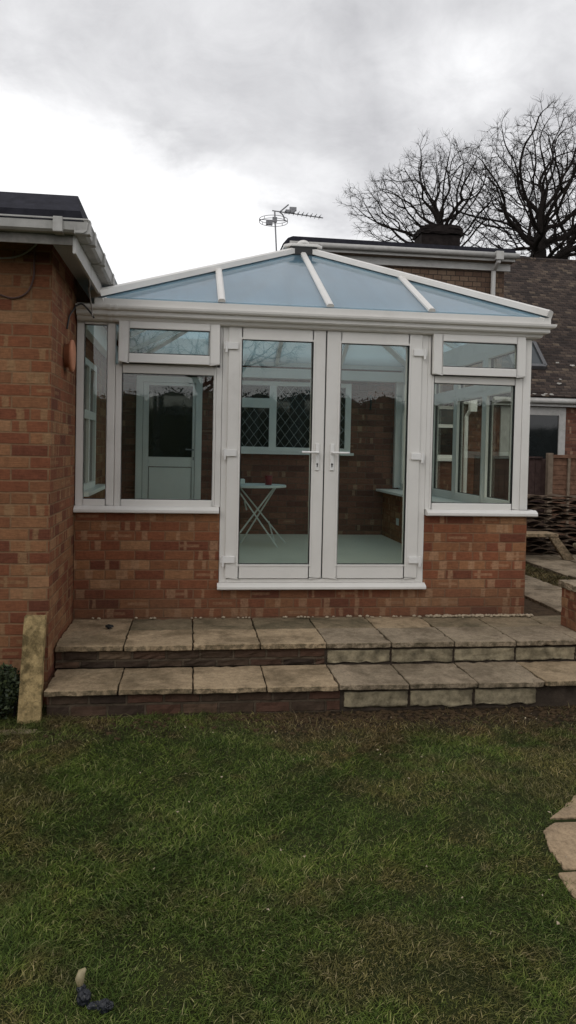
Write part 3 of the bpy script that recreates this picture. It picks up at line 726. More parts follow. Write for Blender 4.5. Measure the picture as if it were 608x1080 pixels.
# felt roof with upstand
bm = bmesh.new()
prof = [(-6.2, 2.60), (-.625, 2.60), (-.645, 2.655), (-.693, 2.815), (-6.2, 2.80)]
a = [bm.verts.new((x_, -1.40 if z_ < 2.7 else -1.18, z_)) for x_, z_ in prof]; b = [bm.verts.new((x_, 9.5, z_)) for x_, z_ in prof]
bm.faces.new(a[::-1]); bm.faces.new(b)
for i in range(5): j = (i+1) % 5; bm.faces.new((a[i], a[j], b[j], b[i]))
bmesh.ops.recalc_face_normals(bm, faces=bm.faces); bmesh.ops.translate(bm, verts=bm.verts, vec=(0, 0, .002))
ep('flat_roof', bm, M['felt'], bevel=.006)
# window of the extension seen inside the conservatory
def facewin(parent, y0, y1, z0, z1, x_):
    bm = bmesh.new(); T = .05; zt = z1-.42*(z1-z0)
    for (a, b, c_, d) in ((y0, y0+T, z0, z1), (y1-T, y1, z0, z1), (y0+T, y1-T, z0, z0+T), (y0+T, y1-T, z1-T, z1), (y0+T, y1-T, zt-.035, zt+.035), ((y0+y1)/2-.03, (y0+y1)/2+.03, z0+T, zt-.035), ((y0+y1)/2-.03, (y0+y1)/2+.03, zt+.035, z1-T)):
        box(bm, x_, x_+.035, a, b, c_, d)
    o = obj('window', bm, M['upvc_in'], parent, bevel=.004)
    obj('glass_pane', bx(x_+.004, x_+.010, y0+.02, y1-.02, z0+.02, z1-.02), M['darkglass'], o)
    obj('sill', bx(x_, x_+.10, y0-.06, y1+.45, z0-.035, z0-.002), M['upvc_in'], o, bevel=.004)
facewin(ext, .12, 1.0, .965, 2.02, EX+.001)
# back (inner) wall of the house: rear wing
wing = empty('rear_wing', (1, 6, 0), 'low brick rear wing with leaded window and half glazed door behind the conservatory', 'house')
bm = bmesh.new(); box(bm, EX+.001, 2.745, YB, 9.4, -.1, 2.50); obj('brick_wall', bm, M['brick_in'], wing)
obj('flat_roof', bx(EX+.2, 2.95, YB-.02, 9.4, 2.56, 2.68), M['felt'], wing, bevel=.01)
obj('fascia', bx(EX+.2, 2.93, YB+.0, YB+.02, 2.505, 2.558), M['soffit'], wing)
obj('gutter', bx(EX+.2, 2.95, YB-.055, YB-.022, 2.50, 2.57), M['gutter'], wing, bevel=.01)
Y = YB
bm = bmesh.new()
for q in ((-.67, -.59, FL, 2.20), (.055, .135, FL, 2.20), (-.59, .055, 2.125, 2.20)): box(bm, q[0], q[1], Y-.06, Y-.001, q[2], q[3])
dfr = obj('door_frame', bm, M['upvc_in'], wing, bevel=.005)
bm = bmesh.new()
for q in ((-.585, -.516, FL+.01, 2.12), (.02, .05, FL+.01, 2.12), (-.516, .02, 2.085, 2.12), (-.516, .02, 1.085, 1.205), (-.516, .02, FL+.01, FL+.1)): box(bm, q[0], q[1], Y-.05, Y-.002, q[2], q[3])
door = obj('door', bm, M['upvc_in'], wing, bevel=.004)
obj('door_panel', bx(-.508, .012, Y-.042, Y-.006, FL+.108, 1.077), M['upvc_in'], door, bevel=.006)
obj('glass_pane', bx(-.514, .018, Y-.03, Y-.02, 1.207, 2.083), M['darkglass'], door)
bm = bmesh.new(); tube(bm, [(.036, Y-.05, 1.30), (.036, Y-.09, 1.30), (-.06, Y-.09, 1.305)], .009, 8); obj('handle', bm, M['metal'], door)
obj('lock', bx(.030, .042, Y-.056, Y-.0505, 1.17, 1.21), M['metal'], door)
# leaded window
wx0, wx1, wz0, wz1 = .50, 2.02, 1.30, 2.18
def cell(x0, x1, z0, z1, win, lead):
    obj('glass_pane', bx(x0, x1, Y-.03, Y-.02, z0, z1), M['darkglass'], win)
    if lead:
        bm = bmesh.new(); s = .115; k = -40
        while k < 40:
            for sg in (1, -1):
                # line z - z0 = sg*1.35*(x - xk)
                pts = []
                xk = x0+k*s
                for t_ in range(0, 201):
                    pass
                m_ = 1.35*sg
                xa = max(x0, min(xk, xk+(z1-z0)/m_)); xb = min(x1, max(xk, xk+(z1-z0)/m_))
                if xb-xa > .01: bar(bm, (xa, Y-.034, z0+m_*(xa-xk)), (xb, Y-.034, z0+m_*(xb-xk)), .004, .007, (0, 1, 0))
            k += 1
        obj('leading', bm, simple('grey_lead', (.34, .36, .36), .6), win)
bm = bmesh.new()
T = .055
for q in ((wx0, wx0+T, wz0, wz1), (wx1-.075, wx1, wz0, wz1), (wx0+T, wx1-.075, wz0, wz0+T), (wx0+T, wx1-.075, wz1-T, wz1), (.975, 1.065, wz0+T, wz1-T), (wx0+T, .975, 1.845, 1.965)): box(bm, q[0], q[1], Y-.06, Y-.002, q[2], q[3])
lw = obj('leaded_window', bm, M['upvc_in'], wing, bevel=.004)
cell(wx0+T, .975, wz0+T, 1.845, lw, True); cell(wx0+T, .975, 1.965, wz1-T, lw, False); cell(1.065, wx1-.075, wz0+T, wz1-T, lw, True)
obj('sill', bx(wx0-.05, wx1+.04, Y-.09, Y-.0, wz0-.035, wz0-.002), M['upvc_in'], lw, bevel=.003)
bm = bmesh.new(); tube(bm, [(2.28, Y-.02, 1.86), (2.285, Y-.025, 1.95), (2.275, Y-.025, 2.05)], .012, 8); obj('wall_hook', bm, M['seal'], wing)

# ================================================================== MAIN HOUSE (right, far)
HY = 9.5
main = empty('main_house', (6, 12, 0), 'brick house with steep mossy tiled roof and flat roofed dormer behind', 'house')
def mp(name, bm, mat, parent=main, **k): return obj(name, bm, mat, parent, **k)
GX0 = 1.86
mp('brick_wall', bx(GX0, 16, HY, HY+7, -.1, 2.47), M['brick_far'])
# tiled roof as stepped courses, 45 degrees
bm = bmesh.new(); s = .0707; rg = random.Random(4)
def course_rows(bm, X0, X1, y_, z_, nrows):
    for r_ in range(nrows):
        off = .0825*(r_ % 2); xk = X0-off
        a, b = y_+r_*s, z_+r_*s
        while xk < X1:
            xa, xb = max(X0, xk+.0015), min(X1, xk+.1635); xk += .165
            if xb <= xa: continue
            l1, l2 = rg.uniform(-.004, .006), rg.uniform(-.004, .006); th = .018
            vs = [bm.verts.new(q) for q in ((xa, a-.012, b+l1-.004), (xb, a-.012, b+l2-.004), (xb, a+s+.01, b+s+.01), (xa, a+s+.01, b+s+.01), (xa, a-.012+th*.7, b+l1-.004-th), (xb, a-.012+th*.7, b+l2-.004-th))]
            bm.faces.new((vs[0], vs[1], vs[2], vs[3])); bm.faces.new((vs[4], vs[5], vs[1], vs[0]))
course_rows(bm, 6.3, 11.5, HY-.22, 2.58, 55)
rt = mp('tiled_roof', bm, M['rooftile'])
bm = bmesh.new()
y1_ = HY-.2+55*s-.01; z1_ = 2.58+55*s
vs = [bm.verts.new(q) for q in ((GX0, HY-.18, 2.55), (16, HY-.18, 2.55), (16, y1_, z1_-.04), (GX0+1.5, y1_, z1_-.04), (16, y1_+5, 2.5), (GX0+1.5, y1_+5, 2.5))]
bm.faces.new((vs[0], vs[1], vs[2], vs[3])); bm.faces.new((vs[3], vs[2], vs[4], vs[5])); mp('roof_deck', bm, M['rooftile'])
bm = bmesh.new()
xk = 6.3
while xk < 11.5:
    tube(bm, [(xk, y1_+.01, z1_-.06), (xk+.31, y1_+.01, z1_-.06)], .10, 10); xk += .315
obj('ridge_tiles', bm, M['rooftile'], rt, smooth=True)
bm = bmesh.new(); tube(bm, [(5.9, HY-.24, 2.47), (11.6, HY-.24, 2.47)], .055, 10); mp('gutter', bm, M['gutter'], smooth=True)
mp('fascia', bx(GX0, 11.6, HY-.18, HY-.15, 2.36, 2.54), M['soffit'])
mp('soffit', bx(GX0, 11.6, HY-.148, HY-.001, 2.37, 2.39), M['soffit'])
# dormer
DX1 = 6.62
mp('dormer_wall', bx(GX0+.12, 6.5, HY-.0, HY+3.6, 2.475, 5.19), M['tile_hung'])
mp('dormer_fascia', bx(GX0+.1, 6.60, HY-.075, HY-.003, 5.17, 5.32), M['soffit'])
mp('dormer_soffit', bx(GX0+.05, 6.62, HY-.24, HY+3.5, 5.32, 5.345), M['woodpale'])
mp('dormer_fascia', bx(GX0+.05, 6.62, HY-.262, HY-.243, 5.325, 5.46), M['soffit'])
bm = bmesh.new(); tube(bm, [(GX0+.03, HY-.32, 5.43), (DX1+.05, HY-.32, 5.43)], .055, 10); mp('gutter', bm, M['gutter'], smooth=True)
bm = bmesh.new(); prof = [(GX0-.10, 5.44), (GX0+.0, 5.56), (GX0+.10, 5.60), (DX1, 5.585), (DX1+.03, 5.46)]
a = [bm.verts.new((x_, HY-.25, z_)) for x_, z_ in prof]; b = [bm.verts.new((x_, HY+3.4, z_)) for x_, z_ in prof]
bm.faces.new(a); bm.faces.new(b[::-1])
for i in range(5): j = (i+1) % 5; bm.faces.new((a[j], a[i], b[i], b[j]))
bmesh.ops.recalc_face_normals(bm, faces=bm.faces); mp('flat_roof', bm, M['felt'])
bm = bmesh.new(); px_ = 6.24
tube(bm, [(px_, HY-.32, 5.44), (px_, HY-.32, 5.30), (px_, HY-.06, 5.16), (px_, HY-.06, 2.95)], .05, 8); box(bm, px_-.08, px_+.08, HY-.39, HY-.25, 5.33, 5.50)
mp('downpipe', bm, M['soffit'])
bm = frame(3.6, 4.6, 3.9, 5.0, .08, HY-.05, HY-.002); dw = mp('window', bm, M['upvc_in']); obj('glass_pane', bx(3.66, 4.54, HY-.02, HY-.01, 3.96, 4.94), M['darkglass'], dw)
# lower window, downpipe, door
bm = frame(4.55, 5.56, 1.22, 2.32, .07, HY-.05, HY-.002); box(bm, 4.62, 5.49, HY-.048, HY-.004, 1.86, 1.93); lwn = mp('window', bm, M['upvc_in'])
obj('glass_pane', bx(4.6, 5.51, HY-.02, HY-.01, 1.27, 2.27), M['darkglass'], lwn); obj('sill', bx(4.5, 5.6, HY-.12, HY-.051, 1.16, 1.218), M['upvc_in'], lwn)
bm = bmesh.new(); tube(bm, [(5.80, HY-.24, 2.42), (5.80, HY-.24, 2.32), (5.74, HY-.06, 2.12), (5.74, HY-.06, -.05)], .042, 8); box(bm, 5.73, 5.87, HY-.31, HY-.17, 2.2, 2.45); mp('downpipe', bm, M['upvc_in'])
bm = frame(6.5, 7.95, -.05, 2.35, (.2, .15, .1, .17), HY-.05, HY-.002); dd = mp('door_frame', bm, M['gutter']); obj('glass_pane', bx(6.69, 7.80, HY-.02, HY-.01, .03, 2.18), M['darkglass'], dd)
bm = frame(7.99, 8.02, -.05, 2.36, .01, HY-.06, HY-.002); 
bm.free()
# roof window in the tiled slope (45 deg)
def onroof(y_): return 2.585+(y_-(HY-.22))
bm = bmesh.new()
def rp(x_, y_, h_): return Vector((x_, y_-h_*.707, onroof(y_)+h_*.707))
LICH = [(7.98, 10.069), (8.341, 9.989), (7.847, 9.65), (7.848, 9.561), (7.388, 9.305), (7.485, 9.287), (7.153, 9.298), (7.325, 9.261)]
X0_, X1_, Y0_, Y1_ = 6.95, 7.66, HY+.42, HY+1.02
for a, b in (((X0_, Y0_), (X1_, Y0_)), ((X1_, Y0_), (X1_, Y1_)), ((X1_, Y1_), (X0_, Y1_)), ((X0_, Y1_), (X0_, Y0_))):
    bar(bm, rp(a[0], a[1], .05), rp(b[0], b[1], .05), .08, .09, (0, -.707, .707))
rw = mp('roof_window', bm, simple('grey_flashing', (.10, .10, .105), .5, .15))
bm = bmesh.new(); vs = [bm.verts.new(rp(a, b, .06)) for a, b in ((X0_, Y0_), (X1_, Y0_), (X1_, Y1_), (X0_, Y1_))]; bm.faces.new(vs); obj('glass_pane', bm, simple('skylight_glass', (.05, .06, .065), .05, .1), rw)
# pale lichen crusts on a few tiles
rg = random.Random(15); lm = simple('pale_lichen', (.34, .32, .29), .95, .3, 20)
for x_, y_ in LICH:
    bm = bmesh.new(); cx, cy = x_+rg.uniform(-.04, .04), y_+rg.uniform(-.02, .02); s_ = rg.uniform(.02, .045)
    vs = [bm.verts.new(rp(cx+s_*1.7*math.cos(a_)*rg.uniform(.5, 1.1), cy+s_*.6*math.sin(a_)*rg.uniform(.5, 1.1), .035)) for a_ in [i_*.52 for i_ in range(12)]]
    bm.faces.new(vs); obj('lichen_patch', bm, lm, rt)
# chimney
ch = empty('chimney_stack', (6.5, 14, 5), 'squat dark rounded chimney stack rising behind the flat dormer roof', 'chimney')
bm = bx(5.97, 7.03, 13.7, 14.4, 4.6, 7.14); obj('stack', bm, M['chimney'], ch, bevel=.03)
bm = bx(5.93, 7.08, 13.64, 14.46, 7.14, 7.32); bmesh.ops.subdivide_edges(bm, edges=bm.edges, cuts=6, use_grid_fill=True); rg = random.Random(4)
for v_ in bm.verts:
    if v_.co.z > 7.25: v_.co.z += .07*(1-((v_.co.x-6.5)/.6)**2)-.05*(abs(v_.co.x-6.5) > .5)
    v_.co += Vector([rg.uniform(-.02, .02) for _ in range(3)])
obj('flaunching', bm, M['chimney'], ch, smooth=False)

# TV aerial
ae = empty('tv_aerial', (1.63, 9.5, 5.4), 'grey television aerial with halo ring on a mast above the conservatory ridge', 'aerial')
ax, ay = 1.60, 9.42
bm = bmesh.new(); tube(bm, [(ax+.06, ay, 5.2), (ax, ay, 6.13)], .016, 8); obj('mast', bm, M['metal'], ae)
bm = bmesh.new(); tube(bm, [(ax-.05, ay, 6.13), (ax+.99, ay, 6.045)], .011, 6); obj('boom', bm, M['metal'], ae)
bm = bmesh.new()
for k in range(9):
    x_ = ax+.22+k*.088; z_ = 6.13-.085*(x_-ax); tube(bm, [(x_, ay-.15, z_+.012), (x_, ay+.15, z_+.012)], .006, 5); tube(bm, [(x_, ay, z_), (x_-.01, ay, z_+.03)], .012, 5)
obj('directors', bm, M['metal'], ae)
bm = bmesh.new()
for sg in (1, -1):
    tube(bm, curve_pts([(ax+.1, ay, 6.11), (ax+.17, ay, 6.11+sg*.06), (ax+.22+(.06 if sg > 0 else -.02), ay, 6.11+sg*.16)], 4), .014, 5)
box(bm, ax+.22, ax+.40, ay-.04, ay+.04, 6.10, 6.16); box(bm, ax+.30, ax+.44, ay-.03, ay+.03, 6.15, 6.22); obj('reflector', bm, M['metal'], ae)
bm = bmesh.new()
for z_ in (5.90, 5.955):
    tube(bm, [(ax-.02+.285*math.cos(k*math.pi/14), ay+.285*math.sin(k*math.pi/14), z_-.0) for k in range(29)], .006, 5, cap=False)
for k in range(8):
    x_ = ax-.02+.285*math.cos(k*math.pi/4); y_ = ay+.285*math.sin(k*math.pi/4); tube(bm, [(x_, y_, 5.90), (x_, y_, 5.955)], .006, 4)
tube(bm, [(ax-.30, ay, 5.94), (ax+.26, ay, 5.94)], .008, 5); obj('halo_ring', bm, M['metal'], ae)
bm = bmesh.new(); box(bm, ax-.17, ax-.04, ay-.03, ay+.03, 5.84, 5.93); box(bm, ax-.04, ax+.05, ay-.03, ay+.03, 5.9, 6.0); obj('bracket', bm, M['metal'], ae)

# ================================================================== TREES (bare oaks, space colonisation)
def grow(rootpts, pts, step, kill, infl, seed, iters=140):
    rg = np.random.default_rng(seed)
    pos = [np.array(p_, float) for p_ in rootpts]; par = [-1]+list(range(len(rootpts)-1))
    pts = pts.copy(); near_i = np.zeros(len(pts), int); near_d = np.full(len(pts), 1e9)
    def upd(start):
        nonlocal near_i, near_d
        Q = np.array(pos[start:])
        if not len(Q): return
        d = np.linalg.norm(pts[:, None, :]-Q[None], axis=2); j = d.argmin(1); dm = d[np.arange(len(pts)), j]
        mk = dm < near_d; near_d[mk] = dm[mk]; near_i[mk] = j[mk]+start
    upd(0)
    for it in range(iters):
        act = near_d < infl
        if not act.any(): break
        dirs = {}
        P_ = np.array(pos)
        v = pts[act]-P_[near_i[act]]; v /= np.linalg.norm(v, axis=1)[:, None]+1e-9
        acc = np.zeros_like(P_); np.add.at(acc, near_i[act], v)
        ids = np.unique(near_i[act]); st = len(pos)
        for i in ids:
            d = acc[i]; L = np.linalg.norm(d)
            if L < 1e-6: continue
            d = d/L + rg.normal(0, .42, 3); d /= np.linalg.norm(d)
            q = pos[i]+d*step
            pos.append(q); par.append(i)
        upd(st)
        keep = near_d > kill
        pts = pts[keep]; near_i = near_i[keep]; near_d = near_d[keep]
        if len(pts) == 0: break
    return np.array(pos), np.array(par)
def tree(name, label, base, roots, ells, npts, seed, rtrunk, step=.28, twigs=True, rmin=.007, group=None, ex=2.35):
    rg = np.random.default_rng(seed+100)
    P_ = []
    for (cx, cy, cz, rx, ry, rz, wgt) in ells:
        k = int(npts*wgt); q = rg.normal(size=(k, 3)); q /= np.linalg.norm(q, axis=1)[:, None]
        q *= (rg.uniform(.12, 1, k)**(1/2.2))[:, None]*(1+.12*np.sin(q[:, :1]*7+q[:, 2:]*5)); P_.append(q*[rx, ry, rz]+[cx, cy, cz])
    P_ = np.concatenate(P_)
    pos, par = grow(roots, P_, step, step*1.25, 3.2, seed)
    n_ = len(pos); kids = [[] for _ in range(n_)]
    for i in range(1, n_): kids[par[i]].append(i)
    w_ = np.zeros(n_)
    for i in range(n_-1, -1, -1): w_[i] = rmin**ex if not kids[i] else sum(w_[k] for k in kids[i])
    rad = w_**(1/ex); rad *= 1.0
    sc = rtrunk/rad[0]; rad = rmin+(rad-rmin)*(rtrunk-rmin)/(rad[0]-rmin)
    # smooth positions a little for flowing limbs
    for _ in range(2):
        np_ = pos.copy()
        for i in range(1, n_):
            if kids[i]: np_[i] = .5*pos[i]+.25*pos[par[i]]+.25*pos[max(kids[i], key=lambda k: rad[k])]
        pos = np_
    root = empty(name, base, label, 'tree', group)
    def build(cond, nm, sides):
        vs = []; fs = []
        for i in range(1, n_):
            if not cond(i): continue
            a, b = pos[par[i]], pos[i]; ra, rb = min(rad[par[i]], rad[i]*1.35), rad[i]
            d = b-a; L = np.linalg.norm(d)
            if L < 1e-6: continue
            d /= L; s = np.cross(d, [0.3, .2, .93]); s /= np.linalg.norm(s)+1e-9; t_ = np.cross(s, d); k0 = len(vs)
            b = b+d*rb*.4
            for q, r_ in ((a-d*ra*.3, ra), (b, rb)):
                for k in range(sides):
                    an = 2*math.pi*k/sides; vs.append(q+(s*math.cos(an)+t_*math.sin(an))*r_)
            for k in range(sides): fs.append((k0+k, k0+(k+1) % sides, k0+sides+(k+1) % sides, k0+sides+k))
        if nm == 'crown' and twigs:
            for i in range(1, n_):
                if rad[i] > rmin*2.2: continue
                m_ = 7 if not kids[i] else 2
                d0 = pos[i]-pos[par[i]]; d0 /= np.linalg.norm(d0)+1e-9
                for _ in range(m_):
                    p0 = pos[i]; d = d0+rg.normal(0, .55, 3); d /= np.linalg.norm(d); r0 = rmin*.75
                    for seg in range(3):
                        L = rg.uniform(.08, .19); p1 = p0+d*L; r1 = r0*.75
                        s = np.cross(d, [.3, .2, .93]); s /= np.linalg.norm(s)+1e-9; t_ = np.cross(s, d); k0 = len(vs)
                        for q, r_ in ((p0, r0), (p1, r1)):
                            for k in range(3): an = 2*math.pi*k/3; vs.append(q+(s*math.cos(an)+t_*math.sin(an))*r_)
                        for k in range(3): fs.append((k0+k, k0+(k+1) % 3, k0+3+(k+1) % 3, k0+3+k))
                        p0 = p1; r0 = r1; d = d+rg.normal(0, .45, 3)+np.array([0, 0, .08]); d /= np.linalg.norm(d)
        me = bpy.data.meshes.new(nm); me.from_pydata([tuple(np.array(v_)-np.array(base)) for v_ in vs], [], fs); me.materials.append(M['bark'])
        me.shade_smooth(); o = bpy.data.objects.new(nm, me); C.objects.link(o); o.parent = root
    build(lambda i: rad[i] > .05, 'trunk', 8); build(lambda i: rad[i] <= .05, 'crown', 4)
    return root
def trunkpts(p0, p1, bend, n_, seed):
    rg = np.random.default_rng(seed); p0 = np.array(p0, float); p1 = np.array(p1, float)
    return [tuple(p0+(p1-p0)*t_+np.array(bend)*math.sin(t_*math.pi)) for t_ in np.linspace(0, 1, n_)]
tree('bare_oak_tree', 'large bare oak with thick dark forking trunk behind the tiled roof', (13.9, 24, 0), trunkpts((13.7, 24, 0), (14.1, 24, 9.7), (.15, 0, 0), 26, 1),
     [(14.3, 24, 12.1, 4.3, 4.0, 3.2, .62), (15.8, 24, 11.6, 4.5, 4, 3.4, .38)], 3800, 11, .33, rmin=.0085, group=None)
tree('bare_oak_tree', 'smaller bare tree with low sweeping branches behind the chimney stack', (10.6, 25, 0), trunkpts((10.9, 25, 0), (10.6, 25, 9.4), (.1, 0, 0), 26, 2),
     [(10.3, 25, 12.0, 2.7, 2.4, 2.3, .5), (8.6, 25, 11.3, 2.5, 2.2, 1.5, .5)], 3000, 12, .24, rmin=.0085)
tree('bare_oak_tree', 'bare tree with leaning trunk at the right edge behind the tiled roof', (16.2, 28, 0), trunkpts((16.4, 28, 0), (16.9, 28, 10.2), (-.2, 0, 0), 26, 3),
     [(17.6, 28, 13.2, 4.8, 4.5, 3.6, 1)], 1500, 13, .25, step=.34)
# hedge-like scrub far behind seen between the trunks
tree('distant_bare_tree', 'thin twiggy tree far away low between the two oak trunks', (15.2, 36, 0), trunkpts((17, 40, 0), (17, 40, 10), (.3, 0, 0), 20, 4),
     [(17, 40, 12.0, 6, 4, 2.4, 1)], 1000, 14, .12, step=.42, rmin=.010)
# garden behind the camera (seen only as reflections in the panes)
tree('bare_garden_tree', 'bare tree standing behind the photographer, mirrored in the door glass', (.6, -21, LAWN), trunkpts((.6, -21, LAWN), (.4, -21, 3.2), (.2, 0, 0), 10, 5),
     [(.3, -21, 6.6, 4.5, 4, 3.2, 1)], 1100, 15, .13, step=.36, rmin=.010)
def leafball(ells, n_, size, seed):
    rg = np.random.default_rng(seed); vs = []; fs = []
    for (cx, cy, cz, rx, ry, rz) in ells:
        q = rg.normal(size=(n_, 3)); q /= np.linalg.norm(q, axis=1)[:, None]; q *= rg.uniform(.35 if size < .03 else .85, 1.05, (n_, 1))**.5; q = q*[rx, ry, rz]+[cx, cy, cz]
        for p_ in q:
            a = rg.normal(size=3); a /= np.linalg.norm(a); b = np.cross(a, rg.normal(size=3)); b /= np.linalg.norm(b)+1e-9; s = size*rg.uniform(.5, 1.2); k = len(vs)
            vs += [p_-a*s, p_+b*s*.45, p_+a*s, p_-b*s*.45]; fs.append((k, k+1, k+2, k+3))
    return vs, fs
leafm = newmat('dark_leaves'); mm, nn_, pp, _ = leafm
g_ = nn_.new('ShaderNodeNewGeometry'); rd = V(nn_.nt, g_.outputs['Random Per Island'])
nn_.link(nn_.ramp(rd, [(0, (.010, .018, .006)), (.6, (.026, .040, .012)), (1, (.06, .075, .022))]), pp.inputs['Base Color']); pp.inputs['Roughness'].default_value = .6
def leafobj(name, ells, n_, size, seed, label, cat, base, stem):
    root = empty(name, base, label, cat)
    vs, fs = leafball(ells, n_, size, seed); me = bpy.data.meshes.new('foliage'); me.from_pydata([tuple(np.array(v_)-np.array(base)) for v_ in vs], [], fs); me.materials.append(mm)
    o = bpy.data.objects.new('foliage', me); C.objects.link(o); o.parent = root
    bm = bmesh.new()
    for (cx, cy, cz, rx, ry, rz) in ells:
        ret = bmesh.ops.create_icosphere(bm, subdivisions=3, radius=1)
        for v_ in ret['verts']:
            k_ = (.94 if size > .03 else .5)+.02*math.sin(v_.co.x*9+v_.co.z*7)
            v_.co = Vector((v_.co.x*rx*k_+cx, v_.co.y*ry*k_+cy, v_.co.z*rz*k_+cz))
    obj('inner_foliage', bm, mm, root)
    bm = bmesh.new()
    for a, b in stem: tube(bm, [a, ((a[0]+b[0])/2+.02, (a[1]+b[1])/2, (a[2]+b[2])/2), b], .008 if abs(b[2]-a[2]) < 1 else .06, 6)
    obj('stem', bm, M['bark'], root)
rg = random.Random(9)
leafobj('added_hedge', [(-24+i*1.3, -17, 1.1, 1.5, .9, 2.0+rg.uniform(-.12, .12)) for i in range(38)], 1500, .06, 3, 'tall dark foliage added behind the photographer to darken the reflections in the glass', 'added_hedge', (0, -17, LAWN), [((-24+i*1.3, -17, LAWN), (-24+i*1.3, -17, 1.5)) for i in range(38)])  # added out of view to keep bright sky out of the pane reflections
leafobj('small_shrub', [(-1.18, -1.22, -.20, .17, .14, .17), (-1.08, -1.20, -.14, .09, .11, .13), (-1.35, -1.25, -.12, .2, .16, .2)], 1500, .017, 6, 'small dark green shrub at the left edge against the brick wall', 'shrub', (-1.15, -1.2, LAWN), [((-1.15+k*.06, -1.2, LAWN), (-1.2+k*.08, -1.2, -.1)) for k in range(-2, 3)])

# ================================================================== SMALLER THINGS
# leaning concrete post
root = bmesh.new()
z0, z1 = LAWN-.04, .262
vs = []
for (z_, yc) in ((z0, -1.30), (z1, -1.075)):
    for dx, dy in ((-.062, -.026), (.062, -.026), (.062, .026), (-.062, .026)):
        cx = -.923 if z_ < 0 else -.935; wdt = 1.08 if z_ < 0 else 1.0
        vs.append(root.verts.new((cx+dx*wdt, yc+dy, z_)))
for f_ in ((3, 2, 1, 0), (4, 5, 6, 7), (0, 1, 5, 4), (1, 2, 6, 5), (2, 3, 7, 6), (3, 0, 4, 7)): root.faces.new([vs[i] for i in f_])
bmesh.ops.subdivide_edges(root, edges=root.edges, cuts=6, use_grid_fill=True); rg = random.Random(1)
for v_ in root.verts: v_.co += Vector((rg.uniform(-.002, .002), rg.uniform(-.002, .002), rg.uniform(-.002, .002)))
tag(obj('concrete_post', root, M['post'], base=(-.925, -1.3, LAWN), bevel=.006), 'short lichen stained concrete slab leaning on the brick corner beside the steps', 'concrete slab')
# terracotta plaque on the side wall
pl = bmesh.new()
def disc(bm, cy, cz, prof, n_=20):
    rings = [[bm.verts.new((x_, cy+r_*.9*math.cos(k*2*math.pi/n_), cz+r_*1.05*math.sin(k*2*math.pi/n_))) for k in range(n_)] for x_, r_ in prof]
    for a, b in zip(rings, rings[1:]):
        for k in range(n_): bm.faces.new((a[k], b[k], b[(k+1) % n_], a[(k+1) % n_]))
    bm.faces.new(rings[-1]); bm.faces.new(rings[0][::-1]); bmesh.ops.recalc_face_normals(bm, faces=bm.faces)
disc(pl, -.50, 1.938, [(-.868, .075), (-.838, .078), (-.834, .100), (-.822, .107), (-.812, .103), (-.806, .088), (-.809, .07), (-.806, .03), (-.804, .005)])
tag(obj('wall_plaque', pl, M['terra'], base=(-.86, -.5, 1.938), smooth=True), 'round orange terracotta plaque on the brick side wall beside the conservatory', 'wall plaque')
# cables
def cable(name, pts, r_, mat, label):
    bm = bmesh.new(); tube(bm, curve_pts(pts, 8), r_, 6); tag(obj(name, bm, mat, base=pts[0], smooth=True), label, 'cable')
cable('cable', [(-.862, -.46, 2.13), (-.855, -.42, 2.22), (-.845, -.30, 2.29), (-.84, -.19, 2.34), (-.80, -.165, 2.355), (-.745, -.15, 2.30), (-.72, -.145, 2.262)], .0065, M['cable'], 'black cable arching from the side wall to the conservatory gutter')
cable('cable', [(-.690, -.75, 2.47), (-.70, -.55, 2.42), (-.74, -.30, 2.44), (-.735, -.165, 2.33), (-.733, -.16, 2.27)], .005, M['cablegrey'], 'thin pale cable hanging from the eaves down to the gutter')
cable('cable', [(-1.5, -1.008, 2.46), (-1.18, -1.008, 2.463), (-1.07, -1.01, 2.482), (-1.0, -1.01, 2.525), (-.965, -1.01, 2.56)], .006, M['cablegrey'], 'pale cable running up under the eaves at the left edge')
cable('cable', [(-.977, -1.008, 2.56), (-.978, -1.008, 2.45), (-.982, -1.008, 2.35), (-1.02, -1.009, 2.26), (-1.10, -1.01, 2.222), (-1.2, -1.008, 2.243), (-1.5, -1.008, 2.3)], .006, M['cablebrown'], 'brown cable looping down the front of the brick extension')

# folding table with cup and box
tb = empty('folding_table', (.72, 2.52, FL), 'round white folding table with crossed legs inside behind the left door', 'table')
bm = bmesh.new(); n_ = 32; prism(bm, [(.70+.37*math.cos(k*2*math.pi/n_), 2.52+.34*math.sin(k*2*math.pi/n_)) for k in range(n_)], .905, .93); obj('tabletop', bm, M['white'], tb, bevel=.005)
for a, b in (((.50, 2.37, .904), (.965, 2.36, FL)), ((.92, 2.38, .904), (.44, 2.40, FL)), ((.55, 2.70, .904), (1.10, 2.71, FL)), ((.98, 2.69, .904), (.585, 2.72, FL))):
    bm = bmesh.new(); bar(bm, a, b, .016, .022, (0, 1, 0)); obj('leg', bm, M['white'], tb, bevel=.004)
bm = bmesh.new(); tube(bm, [(.62, 2.38, .66), (.62, 2.7, .72)], .009, 8); tube(bm, [(.93, 2.38, .31), (.9, 2.7, .5)], .009, 8); obj('cross_bar', bm, M['white'], tb)
bm = bmesh.new(); tube(bm, [(.86, 2.42, .9315), (.86, 2.42, .99), (.86, 2.42, 1.035)], [.036, .04, .046], 16); tag(obj('cup', bm, M['red'], base=(.86, 2.42, .93), smooth=True), 'red cup standing on the white folding table', 'cup')
tag(obj('small_box', bx(.36, .60, 2.42, 2.6, .9315, .99), M['white'], base=(.5, 2.5, .93), bevel=.004), 'flat white box lying on the folding table', 'box')

